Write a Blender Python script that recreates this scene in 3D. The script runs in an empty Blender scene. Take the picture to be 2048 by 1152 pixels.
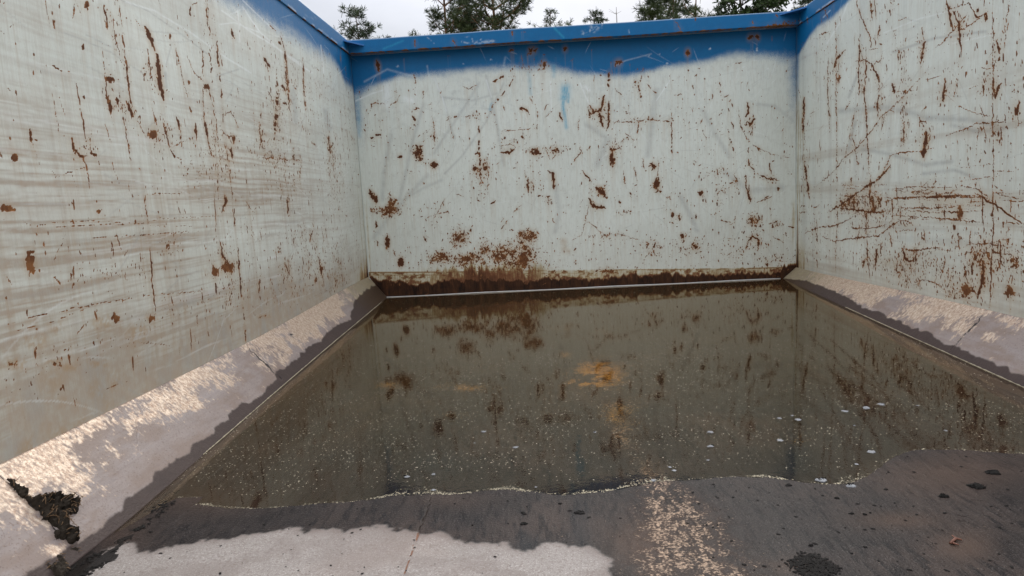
import bpy, bmesh, math, random
import numpy as np
from mathutils import Matrix, Vector
sc = bpy.context.scene
C = sc.collection
# ------------------------------------------------------------------ camera model (container frame: x right, y along, z up)
F = 1365.333
R3 = np.array([[0.99779621, 0.03992776, -0.05299533], [0.04751012, 0.12763411, 0.99068276], [-0.04631976, 0.99101731, -0.12545585]])
ZF = 0.617964
CAM = np.array([-0.19659, 0.0, 1.17485 - ZF])
W2, D, HF, H = 1.15, 3.677, 0.15357, 1.4265          # half width, end wall, corner plate height, rim height
Y0 = -1.9                                             # open end behind the camera
WA, WB = -0.0327, 0.02866                             # water plane in the container frame
TILT = math.atan(WB)
MW = Matrix.Rotation(-TILT, 4, 'X')                   # container stands tilted: world = MW * container frame
ZW = WA * math.cos(TILT)                              # level of the water in the world

def ray(q):
    return R3[2] + R3[0] * (q[0] - 1024) / F - R3[1] * (q[1] - 576) / F
def hit(q, P, n):
    d = ray(q); P = np.array(P, float); n = np.array(n, float)
    return CAM + ((P - CAM) @ n) / (d @ n) * d
def project(P):
    d = P - CAM; z = d @ R3[2]; zz = np.where(z > .15, z, np.nan)
    return np.stack([1024 + F * (d @ R3[0]) / zz, 576 - F * (d @ R3[1]) / zz], -1), z
PL = dict(left=((-W2, 0, 0), (1, 0, 0)), right=((W2, 0, 0), (-1, 0, 0)), back=((0, D, 0), (0, -1, 0)), floor=((0, 0, 0), (0, 0, 1)),
          cl=((-W2, 0, HF), (1, 0, 1)), cr=((W2, 0, HF), (-1, 0, 1)), water=((0, 0, WA), (0, -WB, 1)))
def on(q, s): return hit(q, *PL[s])

# ------------------------------------------------------------------ numpy noise
def hsh(ix, iy, s):
    n = (ix.astype(np.int64) * 374761393 + iy.astype(np.int64) * 668265263 + s * 1274126177) & 0xffffffff
    n = ((n ^ (n >> 13)) * 1274126177) & 0xffffffff
    n = ((n ^ (n >> 16)) * 2246822519) & 0xffffffff
    return ((n ^ (n >> 15)) & 0xffffff) / float(0xffffff)
def vn(x, y, s=0):
    x = np.asarray(x, float); y = np.asarray(y, float)
    ix = np.floor(x); iy = np.floor(y); fx = x - ix; fy = y - iy
    fx = fx * fx * (3 - 2 * fx); fy = fy * fy * (3 - 2 * fy)
    a = hsh(ix, iy, s); b = hsh(ix + 1, iy, s); c = hsh(ix, iy + 1, s); d = hsh(ix + 1, iy + 1, s)
    return (a * (1 - fx) + b * fx) * (1 - fy) + (c * (1 - fx) + d * fx) * fy
def fbm(x, y, s=0, o=4, g=.5):
    t = 0; a = 1; n = 0
    for i in range(o):
        t = t + a * vn(x * 2 ** i + i * 17.3, y * 2 ** i - i * 9.1, s + i * 31); n += a; a *= g
    return t / n
def ss(a, b, x):
    t = np.clip((x - a) / (b - a), 0, 1); return t * t * (3 - 2 * t)

# ------------------------------------------------------------------ object helpers
def tag(o, label=None, cat=None, group=None, kind=None):
    if label: o['label'] = label
    if cat: o['category'] = cat
    if group: o['group'] = group
    if kind: o['kind'] = kind
    return o
def link(name, me, mat=None, parent=None):
    o = bpy.data.objects.new(name, me); C.objects.link(o)
    if mat: me.materials.append(mat)
    if parent: o.parent = parent
    return o
def empty(name, loc=(0, 0, 0)):
    o = bpy.data.objects.new(name, None); C.objects.link(o); o.location = loc; o.empty_display_size = .2
    return o
def npmesh(name, V, Q, smooth=True):
    V = np.asarray(V, np.float32); Q = np.asarray(Q, np.int32)
    me = bpy.data.meshes.new(name); k = Q.shape[1]
    me.vertices.add(len(V)); me.vertices.foreach_set('co', V.ravel())
    me.loops.add(Q.size); me.loops.foreach_set('vertex_index', Q.ravel())
    me.polygons.add(len(Q)); me.polygons.foreach_set('loop_start', np.arange(0, Q.size, k, dtype=np.int32))
    me.polygons.foreach_set('use_smooth', np.full(len(Q), smooth)); me.update(calc_edges=True)
    return me
class MB:
    def __init__(s): s.v = []; s.f = []
    def add(s, v, f):
        n = len(s.v); s.v += [tuple(p) for p in v]; s.f += [tuple(i + n for i in q) for q in f]
    def box(s, a, b):
        x0, y0, z0 = a; x1, y1, z1 = b
        s.add([(x0, y0, z0), (x1, y0, z0), (x1, y1, z0), (x0, y1, z0), (x0, y0, z1), (x1, y0, z1), (x1, y1, z1), (x0, y1, z1)],
              [(0, 3, 2, 1), (4, 5, 6, 7), (0, 1, 5, 4), (1, 2, 6, 5), (2, 3, 7, 6), (3, 0, 4, 7)])
    def tube(s, pts, rad, n=6, cap=True):
        pts = [Vector(p) for p in pts]; base = len(s.v)
        for i, p in enumerate(pts):
            t = (pts[min(i + 1, len(pts) - 1)] - pts[max(i - 1, 0)])
            t = t.normalized() if t.length > 1e-9 else Vector((0, 0, 1))
            a = t.orthogonal().normalized() if i == 0 else (pa - t * pa.dot(t)).normalized()
            pa = a; b = t.cross(a); r = rad[i] if hasattr(rad, '__len__') else rad
            for k in range(n):
                w = 2 * math.pi * k / n; s.v.append(tuple(p + a * (r * math.cos(w)) + b * (r * math.sin(w))))
        for i in range(len(pts) - 1):
            for k in range(n):
                q = base + i * n; s.f.append((q + k, q + (k + 1) % n, q + n + (k + 1) % n, q + n + k))
        if cap:
            s.f.append(tuple(base + k for k in reversed(range(n)))); q = base + (len(pts) - 1) * n; s.f.append(tuple(q + k for k in range(n)))
    def build(s, name, mat, parent=None, smooth=False, M=None):
        me = bpy.data.meshes.new(name); me.from_pydata(s.v, [], s.f)
        if M is not None: me.transform(M)
        if smooth: me.polygons.foreach_set('use_smooth', [True] * len(me.polygons))
        me.update(); return link(name, me, mat, parent)

# ------------------------------------------------------------------ node helpers
class NT:
    def __init__(s, name):
        s.m = bpy.data.materials.new(name); s.m.use_nodes = True; s.t = s.m.node_tree; s.t.nodes.clear()
        s.out = s.n('ShaderNodeOutputMaterial'); s.b = s.n('ShaderNodeBsdfPrincipled'); s.l(s.b.outputs[0], s.out.inputs[0])
    def n(s, k, **kw):
        x = s.t.nodes.new(k)
        for a, b in kw.items(): setattr(x, a, b)
        return x
    def l(s, a, b): s.t.links.new(a, b)
    def put(s, sock, v):
        if isinstance(v, bpy.types.NodeSocket): s.l(v, sock)
        elif isinstance(v, tuple) and len(v) == 3 and sock.type == 'RGBA': sock.default_value = (*v, 1)
        else: sock.default_value = v
    def set(s, **kw):
        for k, v in kw.items(): s.put(s.b.inputs[k.replace('_', ' ')], v)
    def pos(s, sx=1, sy=1, sz=1):
        tc = s.n('ShaderNodeTexCoord'); mp = s.n('ShaderNodeMapping'); s.l(tc.outputs['Object'], mp.inputs[0]); mp.inputs['Scale'].default_value = (sx, sy, sz)
        return mp.outputs[0]
    def noise(s, vec, scale=10, detail=4, rough=.55, dist=0, col=False):
        x = s.n('ShaderNodeTexNoise'); s.l(vec, x.inputs['Vector']); x.inputs['Scale'].default_value = scale; x.inputs['Detail'].default_value = detail
        x.inputs['Roughness'].default_value = rough; x.inputs['Distortion'].default_value = dist
        return x.outputs['Color' if col else 'Fac']
    def attr(s, name):
        a = s.n('ShaderNodeAttribute'); a.attribute_name = name; q = s.n('ShaderNodeSeparateColor'); s.l(a.outputs['Color'], q.inputs[0])
        return q.outputs[0], q.outputs[1], q.outputs[2], a.outputs['Alpha']
    def op(s, o, a, b=0.0, c=None, clamp=False):
        x = s.n('ShaderNodeMath', operation=o, use_clamp=clamp); s.put(x.inputs[0], a); s.put(x.inputs[1], b)
        if c is not None: s.put(x.inputs[2], c)
        return x.outputs[0]
    def step(s, v, a, b, lo=0.0, hi=1.0):
        x = s.n('ShaderNodeMapRange', interpolation_type='SMOOTHSTEP'); s.put(x.inputs[0], v); x.inputs[1].default_value = a; x.inputs[2].default_value = b
        x.inputs[3].default_value = lo; x.inputs[4].default_value = hi; return x.outputs[0]
    def mix(s, f, a, b, mode='MIX'):
        x = s.n('ShaderNodeMix', data_type='RGBA', blend_type=mode); s.put(x.inputs[0], f); s.put(x.inputs[6], a); s.put(x.inputs[7], b); return x.outputs[2]
    def fmix(s, f, a, b):
        x = s.n('ShaderNodeMix', data_type='FLOAT'); s.put(x.inputs[0], f); s.put(x.inputs[2], a); s.put(x.inputs[3], b); return x.outputs[0]
    def ramp(s, v, stops):
        x = s.n('ShaderNodeValToRGB'); s.put(x.inputs[0], v); e = x.color_ramp.elements
        while len(e) < len(stops): e.new(.5)
        for k, (p, c) in enumerate(stops): e[k].position = p; e[k].color = (*c, 1)
        return x.outputs[0]
    def bump(s, h, strength=.3, dist=.01):
        x = s.n('ShaderNodeBump'); s.l(h, x.inputs['Height']); x.inputs['Strength'].default_value = strength; x.inputs['Distance'].default_value = dist
        s.l(x.outputs[0], s.b.inputs['Normal']); return x
def simple(name, col, rough=.7, var=.25, scale=8, metal=0.0, bump=.2, bd=.01):
    t = NT(name); p = t.pos(); n = t.noise(p, scale, 5)
    t.set(Base_Color=t.mix(n, tuple(c * (1 - var) for c in col), tuple(min(1, c * (1 + var)) for c in col)), Roughness=rough, Metallic=metal)
    if bump: t.bump(n, bump, bd)
    return t.m

def painted(name, stretch):
    """worn pale grey green paint with blue spray at the top, chips, rust, scuffs"""
    t = NT(name); p = t.pos(); pv = t.pos(*stretch)
    rust, dirt, blue, scuff = t.attr('marks'); lite, stain, halo, teal = t.attr('wear_glint')
    nf = t.noise(p, 260, 3, .6); nm = t.noise(p, 38, 5, .6); nl = t.noise(p, 3.2, 4, .55); nv = t.noise(pv, 9, 5, .62)
    c = t.mix(nl, (.54, .572, .515), (.625, .66, .60))
    c = t.mix(t.step(nv, .46, .74, 0, .5), c, (.43, .42, .355))
    c = t.mix(t.step(nm, .5, .75, 0, .35), c, (.43, .44, .385)); c = t.mix(t.step(nf, .60, .74, 0, .4), c, (.36, .33, .27))
    c = t.mix(t.op('MULTIPLY', dirt, t.step(nm, .1, .75, .55, 1)), c, t.mix(nm, (.25, .195, .14), (.41, .345, .27)))
    c = t.mix(t.op('MULTIPLY', scuff, .75), c, (.30, .31, .295))
    bl = t.mix(nm, (.001, .088, .225), (.003, .125, .30)); bm_ = t.step(blue, .4, .9)
    c = t.mix(t.step(t.op('ADD', blue, t.op('ADD', t.op('MULTIPLY', t.op('SUBTRACT', nm, .5), .3), t.op('MULTIPLY', t.op('SUBTRACT', t.noise(p, 520, 2, .7), .5), .95))), .12, .88), c, bl)
    c = t.mix(t.op('MULTIPLY', teal, t.step(nv, .3, .6, .5, .95)), c, (.02, .27, .42))
    c = t.mix(t.op('MULTIPLY', lite, .6), c, (.76, .80, .80))
    c = t.mix(t.op('MULTIPLY', halo, .8), c, t.mix(nm, (.27, .145, .055), (.40, .27, .13)))
    sn = t.op('ADD', stain, t.op('MULTIPLY', t.op('SUBTRACT', t.op('ADD', t.op('MULTIPLY', nv, .6), t.op('MULTIPLY', nm, .4)), .5), t.step(stain, .02, .3, 0, .75)))
    c = t.mix(t.step(sn, .03, .5), c, t.ramp(sn, [(.15, (.43, .37, .22)), (.40, (.30, .22, .105)), (.60, (.15, .060, .027)), (.80, (.050, .021, .010)), (1, (.014, .009, .007))]))
    rf = t.step(t.op('ADD', rust, t.op('MULTIPLY', t.op('SUBTRACT', nf, .5), .7)), .36, .56)
    rc = t.mix(t.step(rust, .55, 1.0), t.mix(t.step(nm, .35, .65), t.mix(nf, (.095, .040, .020), (.17, .070, .028)), (.27, .12, .045)), t.mix(nf, (.042, .019, .013), (.12, .048, .023)))
    c = t.mix(rf, c, rc)
    t.set(Base_Color=c, Roughness=t.fmix(rf, t.fmix(nm, .42, .6), .8), Specular_IOR_Level=t.fmix(t.op('MAXIMUM', stain, rf), t.fmix(bm_, .38, .22), .06))
    h = t.op('ADD', t.op('MULTIPLY', rf, -.6), t.op('ADD', t.op('MULTIPLY', nv, .35), t.op('MULTIPLY', nf, .15)))
    t.bump(h, .35, .004)
    return t.m

# ------------------------------------------------------------------ painted surfaces: grids with wear masks
class Surf:
    def __init__(s, us, vs, fn, seed):
        s.us, s.vs = np.asarray(us), np.asarray(vs); s.U, s.V = np.meshgrid(s.us, s.vs); s.P = fn(s.U, s.V); s.seed = seed
        s.px, s.z = project(s.P); s.A = {}; s.rng = np.random.default_rng(seed)
        s.N = fbm(s.U * 170, s.V * 170, seed, 2) * .55 + fbm(s.U * 45, s.V * 45, seed + 5, 2) * .45
        s.N = np.clip((s.N - .5) * 1.9 + .5, 0, 1); s.flat = s.px.reshape(-1, 2)
        wa = np.stack([fbm(s.U * 75, s.V * 75, seed + 81, 3, .65) - .5, fbm(s.U * 75, s.V * 75, seed + 82, 3, .65) - .5], -1).reshape(-1, 2); s.warp = s.flat + wa * 6.5
    def ch(s, k):
        if k not in s.A: s.A[k] = np.zeros(s.U.shape)
        return s.A[k]
    def stroke(s, pts, w, k=1.0, ch='rust', rag=1.2, dash=0, soft=1.9):
        w = w * .78
        a = s.ch(ch).reshape(-1); pts = np.array(pts, float)
        if len(pts) == 1: pts = np.vstack([pts, pts + .5])
        m = w * 1.3 + 4; lo = pts.min(0) - m; hi = pts.max(0) + m
        X = s.warp if ch in ('rust', 'crack') else s.flat
        i = np.nonzero((X[:, 0] > lo[0]) & (X[:, 0] < hi[0]) & (X[:, 1] > lo[1]) & (X[:, 1] < hi[1]))[0]
        if not len(i): return
        q = X[i]; best = np.full(len(i), 1e9); arc = np.zeros(len(i)); L = 0
        seg = np.hypot(*(pts[1:] - pts[:-1]).T); tot = seg.sum()
        for j in range(len(pts) - 1):
            d = pts[j + 1] - pts[j]; n2 = d @ d + 1e-9; t = np.clip(((q - pts[j]) @ d) / n2, 0, 1)
            dd = np.hypot(*(q - pts[j] - t[:, None] * d).T); b = dd < best; best[b] = dd[b]; arc[b] = L + t[b] * seg[j]; L += seg[j]
        N = s.N.reshape(-1)[i]; taper = np.clip(1.15 - .75 * np.abs(2 * arc / max(tot, 1e-6) - 1) ** 2, .25, 1)
        ww = w * .5 * taper * (1 - rag * .5 + rag * N)
        if dash: ww = ww * (vn(arc / dash, np.full(len(i), pts[0, 0]), s.seed) > .5) 
        v = np.clip(.5 + (ww - best) / soft, 0, 1) * k
        a[i] = np.maximum(a[i], v)
    def soft(s, pts, w, k=1.0, ch='scuff'):           # soft smear
        a = s.ch(ch).reshape(-1); pts = np.array(pts, float)
        if len(pts) == 1: pts = np.vstack([pts, pts + .5])
        lo = pts.min(0) - w * 1.2; hi = pts.max(0) + w * 1.2; X = s.flat
        i = np.nonzero((X[:, 0] > lo[0]) & (X[:, 0] < hi[0]) & (X[:, 1] > lo[1]) & (X[:, 1] < hi[1]))[0]
        if not len(i): return
        q = X[i]; best = np.full(len(i), 1e9)
        for j in range(len(pts) - 1):
            d = pts[j + 1] - pts[j]; t = np.clip(((q - pts[j]) @ d) / (d @ d + 1e-9), 0, 1)
            best = np.minimum(best, np.hypot(*(q - pts[j] - t[:, None] * d).T))
        v = np.exp(-(best / (w * .55)) ** 2) * k * (.55 + .6 * s.N.reshape(-1)[i]); a[i] = np.maximum(a[i], v)
    def blob(s, c, rx, ry, ang=0, k=1.0, ch='rust', rag=.9, speck=0):
        a = s.ch(ch).reshape(-1); X = s.warp; m = max(rx, ry) * 1.6 + 3
        i = np.nonzero((np.abs(X[:, 0] - c[0]) < m) & (np.abs(X[:, 1] - c[1]) < m))[0]
        if not len(i): return
        w = math.radians(ang); x = X[i, 0] - c[0]; y = X[i, 1] - c[1]
        r = np.hypot((x * math.cos(w) + y * math.sin(w)) / rx, (-x * math.sin(w) + y * math.cos(w)) / ry)
        N = s.N.reshape(-1)[i]
        if speck: v = np.clip(.5 + (N - speck - .07 - .42 * (r - .6)) * 6, 0, 1) * (r < 1.6)
        else: v = np.clip(.5 + (1 - rag * .5 + rag * N - r) * min(rx, ry) / 2.4, 0, 1)
        a[i] = np.maximum(a[i], v * k)
    def fleck(s, u, v, r, el=1.0, ang=0.0, k=1.0, ch='rust'):
        a = s.ch(ch); m = r * max(el, 1)
        i0, i1 = np.searchsorted(s.us, [u - m, u + m]); j0, j1 = np.searchsorted(s.vs, [v - m, v + m])
        if i1 <= i0 or j1 <= j0: return
        x = s.us[None, i0:i1] - u; y = s.vs[j0:j1, None] - v; c, q = math.cos(ang), math.sin(ang)
        rr = np.hypot((x * c + y * q) / (r * el), (-x * q + y * c) / r)
        w = np.clip(1.7 - 1.5 * rr + (s.N[j0:j1, i0:i1] - .5) * .9, 0, 1) * k; a[j0:j1, i0:i1] = np.maximum(a[j0:j1, i0:i1], w)
    def uv_of(s, q):                                   # nearest grid (u,v) for a photo pixel
        d = np.abs(s.flat - np.array(q)).sum(1); d[np.isnan(d)] = 1e9; i = int(d.argmin()); return s.U.reshape(-1)[i], s.V.reshape(-1)[i]
    def cluster(s, q, sx, sy, n, size=(.0013, .0043), el=(1, 3), vert=.7, k=1.0):
        r = s.rng
        u0, v0 = s.uv_of(q); ux, _ = s.uv_of((q[0] + sx, q[1])); _, vy = s.uv_of((q[0], q[1] + sy))
        if s.us[-1] > 2: size = tuple(z * min(1, max(.5, u0 / 2.7)) for z in size)
        du, dv = abs(ux - u0) + .004, abs(vy - v0) + .004
        for _ in range(n):
            a = math.pi / 2 + r.normal() * .25 if r.random() < vert else r.random() * 3.14
            s.fleck(u0 + r.normal() * du * .6, v0 + r.normal() * dv * .6, size[0] + (size[1] - size[0]) * r.random() ** 2, el[0] + (el[1] - el[0]) * r.random(), a, k * (.6 + .4 * r.random()))
    def scatter(s, n, urange, vrange, dens, size=(.0014, .005), el=(1, 3.5), vert=.7, k=1.0):
        r = s.rng; c = 0; tries = 0
        while c < n and tries < n * 12:
            tries += 1
            u = urange[0] + (urange[1] - urange[0]) * r.random(); v = vrange[0] + (vrange[1] - vrange[0]) * r.random()
            if r.random() > dens(u, v): continue
            a = math.pi / 2 + r.normal() * .2 if r.random() < vert else r.random() * 3.14
            s.fleck(u, v, size[0] + (size[1] - size[0]) * r.random() ** 3, el[0] + (el[1] - el[0]) * r.random() ** 2, a, k * (.55 + .45 * r.random())); c += 1
    def hairlines(s, n, L, ch, k, bias=None):            # faint random scratches
        r = s.rng; a = s.ch(ch)
        for _ in range(n):
            u = s.us[0] + (s.us[-1] - s.us[0]) * r.random(); v = s.vs[0] + (s.vs[-1] - s.vs[0]) * r.random(); d = r.random() * 6.28 if bias is None else bias + r.normal() * .3
            ln = L * (.3 + r.random() ** 2); m = int(ln / .0022); t = np.arange(m) * .0022; bend = r.normal() * 1.6
            uu = u + np.cumsum(np.cos(d + bend * t)) * .0022; vv = v + np.cumsum(np.sin(d + bend * t)) * .0022
            i = np.clip(np.searchsorted(s.us, uu), 0, len(s.us) - 1); j = np.clip(np.searchsorted(s.vs, vv), 0, len(s.vs) - 1)
            kk = k * (.35 + .65 * r.random()) * np.sin(np.linspace(.15, 3.0, m)); a[j, i] = np.maximum(a[j, i], kk)
            if r.random() < .35: i2 = np.clip(i + 1, 0, len(s.us) - 1); a[j, i2] = np.maximum(a[j, i2], kk * .7)
    def halo(s):
        a = s.ch('rust'); b = a.copy()
        for ax, n in ((0, 5), (1, 4), (0, 5), (1, 4)):
            cs = np.cumsum(np.concatenate([np.zeros_like(b.take([0], ax)), b], ax), ax); L = b.shape[ax]
            lo = np.clip(np.arange(L) - n, 0, L); hi = np.clip(np.arange(L) + n + 1, 0, L)
            b = (cs.take(hi, ax) - cs.take(lo, ax)) / (2 * n + 1)
        d = np.zeros(a.shape[1]); run = np.zeros_like(a); gate = ss(.35, .75, fbm(s.us * 130, s.us * 0, s.seed + 3, 3)); kp = .5 ** (1 / 18.)
        for j in range(a.shape[0] - 1, -1, -1):
            d = np.maximum(a[j] * .55, d * kp); run[j] = d
        return np.clip(np.maximum(b * 1.7 - .05, run * gate[None, :] * .75), 0, .8)
    def mesh(s, name, packs, back):
        """grid plus a plain back sheet `back` metres behind it (vector), closed round the edge"""
        nv, nu = s.U.shape; V = s.P.reshape(-1, 3); idx = np.arange(nu * nv).reshape(nv, nu)
        Q = np.stack([idx[:-1, :-1], idx[:-1, 1:], idx[1:, 1:], idx[1:, :-1]], -1).reshape(-1, 4)
        ring = np.concatenate([idx[0, :], idx[1:, -1], idx[-1, -2::-1], idx[-2:0:-1, 0]])
        V2 = V[ring] + np.array(back); n0 = len(V); m = len(ring); k = np.arange(m)
        side = np.stack([ring, n0 + k, n0 + (k + 1) % m, ring[(k + 1) % m]], -1)
        c = n0 + np.array([0, nu - 1, nu - 1 + nv - 1, 2 * (nu - 1) + nv - 1])[::-1]
        if np.abs(np.diff(s.P[-1, :, 2])).max() > 1e-5 and nv < 120:      # bent strip: the back follows the front
            V2 = V + np.array(back); side = np.stack([ring, ring + n0, np.roll(ring, -1) + n0, np.roll(ring, -1)], -1)
            V = np.concatenate([V, V2]); Q = np.concatenate([Q, side, Q[:, ::-1] + n0])
        else: V = np.concatenate([V, V2]); Q = np.concatenate([Q, side, c[None]])
        me = npmesh(name, V, Q)
        for an, chs in packs.items():
            col = np.zeros((len(V), 4), np.float32)
            for j, cn in enumerate(chs):
                if cn in s.A: col[:n0, j] = s.A[cn].reshape(-1)
            a = me.attributes.new(an, 'FLOAT_COLOR', 'POINT'); a.data.foreach_set('color', col.ravel())
        me.transform(MW); return me

def crop(ox, oy, k=2.88):                              # marks are noted in enlarged views of the photograph
    return lambda *p: [(ox + x / k, oy + y / k) for x, y in p]
A_ = crop(0, 0); B_ = crop(0, 380); C_ = crop(0, 752); D_ = crop(660, 0); E_ = crop(660, 330); F_ = crop(660, 752); G_ = crop(1348, 0); H_ = crop(1348, 380); I_ = crop(1348, 752)
def S(s, cr, lst, **kw):
    for e in lst:
        w, pts = e[0], e[1:]
        s.stroke(cr(*pts), w / 2.88, **kw)
def BL(s, cr, lst, **kw):
    for x, y, rx, ry, *a in lst: s.blob(cr((x, y))[0], rx / 2.88, ry / 2.88, a[0] if a else 0, **kw)
def CLU(s, cr, lst, **kw):
    for x, y, sx, sy, n in lst: s.cluster(cr((x, y))[0], sx / 2.88, sy / 2.88, n, **kw)
def steps(y0, y1, d0, d1):                             # graded spacing
    r = [y0]
    while r[-1] < y1: r.append(r[-1] + d0 + (d1 - d0) * (r[-1] - y0) / (y1 - y0))
    r = np.array(r); return y0 + (r - y0) * (y1 - y0) / (r[-1] - y0)
def dent(s, amp, seed):                                # slight plate buckling, none at the edges
    e = np.minimum(np.minimum(s.U - s.us[0], s.us[-1] - s.U) / .25, np.minimum(s.V - HF * 1.25, s.vs[-1] - s.V) / .2)
    return (fbm(s.U * 1.6, s.V * 1.9, seed, 3) - .5) * amp * np.clip(e, 0, 1)
#PART2
# ================================================================== END WALL
us = np.linspace(-W2, W2, 860); vs = steps(-.02, H - .06, .0028, .0032)
bw = Surf(us, vs, lambda U, V: np.stack([U, np.full_like(U, D), V], -1), 11)
bw.P[..., 1] += dent(bw, .018, 3)
S(bw, D_, [(20, (265, 345), (278, 380), (284, 410)), (14, (1230, 350), (1240, 392)), (4, (1100, 310), (1105, 365), (1130, 400), (1160, 405)),
  (5, (230, 640), (240, 600), (270, 590), (320, 605)), (6, (350, 605), (385, 580), (410, 540)), (14, (475, 670), (490, 700)), (4, (590, 660), (600, 740), (605, 780)), (10, (600, 780), (605, 812)),
  (3.5, (680, 670), (720, 820)), (14, (1095, 620), (1130, 635), (1150, 660)), (5, (1240, 675), (1282, 638)), (11, (1320, 650), (1342, 702)), (5, (1435, 670), (1430, 752)),
  (5, (1525, 430), (1520, 500)), (13, (1490, 600), (1520, 650), (1560, 630), (1580, 545)), (22, (1545, 640), (1572, 735)), (14, (1605, 580), (1605, 700), (1592, 755)), (9, (1480, 615), (1500, 680)), (7, (1780, 700), (1770, 772)),
  (5, (1700, 655), (1728, 650)), (22, (985, 882), (1040, 874), (1060, 860)), (4, (960, 840), (1060, 835), (1066, 870)), (4, (905, 900), (912, 1000), (905, 1120), (880, 1150)),
  (17, (1250, 985), (1285, 1000), (1290, 1090)), (6, (1440, 840), (1445, 880), (1400, 935)), (5, (1890, 915), (1890, 1082)), (5, (1800, 910), (1815, 980)), (6, (1700, 770), (1760, 810)), (20, (1530, 1080), (1582, 1122)),
  (11, (1450, 980), (1502, 1040)), (11, (1140, 1020), (1140, 1110)), (10, (1165, 1040), (1172, 1100)), (26, (225, 1090), (240, 1130), (270, 1152)), (6, (760, 490), (800, 515), (850, 490)), (6, (485, 430), (495, 480)), (5, (535, 520), (540, 565)), (5, (370, 525), (385, 530)),
  (5, (1150, 560), (1165, 600)), (6, (1000, 610), (1010, 640)), (5, (1690, 985), (1705, 1080)), (7, (1750, 960), (1768, 1040)), (6, (1240, 860), (1270, 920)), (5, (1300, 890), (1280, 920))])
S(bw, D_, [(11, (1060, 440), (1030, 500), (980, 560), (940, 610), (905, 680)), (18, (1605, 395), (1603, 515)), (9, (1640, 705), (1720, 705), (1820, 690), (1980, 700)), (10, (1760, 470), (1780, 510), (1800, 620)), (7, (1805, 395), (1780, 500)),
  (6, (1820, 480), (1880, 540)), (12, (855, 720), (860, 860), (870, 1060)), (7, (1970, 640), (1970, 760), (1970, 900)), (6, (665, 695), (720, 675), (790, 670), (842, 665)), (5, (985, 755), (1080, 750), (1200, 738)), (6, (1195, 640), (1195, 800)), (6, (1640, 510), (1690, 560))], dash=4)
BL(bw, D_, [(500, 628, 12, 6), (245, 797, 14, 7), (950, 467, 11, 6, -20), (985, 447, 11, 6, -20), (1103, 625, 13, 8), (600, 950, 22, 15), (850, 885, 9, 9), (832, 973, 18, 10), (900, 970, 15, 10), (1625, 905, 11, 50), (1865, 960, 22, 18), (1880, 1060, 14, 40), (1040, 290, 11, 5), (400, 905, 12, 9), (1108, 790, 9, 8), (1008, 795, 6, 6), (270, 778, 16, 5)], rag=1.2)
BL(bw, D_, [(1160, 295, 24, 22), (1355, 290, 15, 15), (515, 880, 30, 52), (1650, 360, 24, 16), (1180, 875, 35, 14), (1310, 860, 50, 18)], speck=.42)
CLU(bw, D_, [(880, 1000, 65, 80, 130), (1660, 840, 60, 45, 60), (1130, 390, 120, 20, 25), (1560, 640, 70, 90, 60), (1150, 1060, 70, 70, 60), (1790, 690, 160, 15, 40), (600, 800, 30, 40, 20), (1220, 380, 30, 30, 25), (1780, 470, 40, 70, 40), (470, 990, 30, 15, 15), (1700, 640, 40, 30, 15), (850, 660, 60, 12, 25), (1250, 860, 110, 14, 40), (1560, 1110, 60, 40, 40), (1060, 830, 120, 50, 40)])
S(bw, E_, [(24, (228, 150), (250, 180), (265, 220)), (12, (265, 320), (268, 365)), (9, (365, 490), (380, 530)), (8, (268, 430), (282, 470)), (3.5, (665, 185), (620, 270), (590, 330)), (6, (615, 285), (680, 265), (685, 280)), (9, (540, 410), (556, 442)),
  (22, (1490, 190), (1520, 240), (1590, 250)), (5, (1490, 230), (1465, 350), (1450, 400), (1390, 438)), (5, (1450, 310), (1520, 350), (1600, 420), (1630, 450)), (4, (1650, 395), (1780, 432)), (4, (1030, 310), (985, 375)), (4, (1055, 275), (1110, 225)), (6, (725, 165), (770, 182)), (10, (925, 225), (955, 205)), (6, (735, 335), (752, 350)),
  (16, (1560, 120), (1590, 190)), (10, (1450, 30), (1505, 100)), (6, (1970, 200), (1940, 180)), (16, (1975, 270), (1970, 300)), (8, (840, 200), (870, 210)), (6, (605, 1010), (610, 1020)), (6, (1280, 305), (1300, 345)), (9, (1815, 440), (1840, 455))])
BL(bw, E_, [(328, 445, 11, 36), (407, 565, 17, 28), (1255, 182, 11, 9), (1205, 180, 8, 8), (540, 105, 7, 6), (1905, 150, 8, 7), (1730, 165, 8, 7), (1672, 215, 7, 6), (265, 200, 12, 22)], rag=1.1)
BL(bw, E_, [(735, 425, 44, 40), (1110, 525, 66, 62), (330, 270, 72, 26), (345, 245, 34, 60), (640, 535, 55, 32), (1140, 410, 48, 44), (1590, 610, 56, 18), (1280, 620, 36, 13), (885, 495, 22, 55), (780, 545, 90, 34), (990, 510, 80, 44)], speck=.44, k=.8)
BL(bw, E_, [(1110, 565, 40, 34), (735, 425, 24, 22)], speck=.36, k=.75)
for x_, y_, rx_, ry_ in [(735, 425, 40, 34), (1110, 520, 60, 60), (1140, 410, 40, 40), (640, 535, 60, 30), (780, 550, 90, 30), (985, 510, 80, 40), (885, 490, 24, 60), (330, 270, 60, 30), (1000, 590, 160, 24), (800, 590, 160, 20), (407, 565, 16, 24), (1590, 610, 60, 16)]: bw.soft(E_((x_ - rx_ * .5, y_), (x_ + rx_ * .5, y_)), ry_ / 2.88 * 1.25, .6, 'run')
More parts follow.
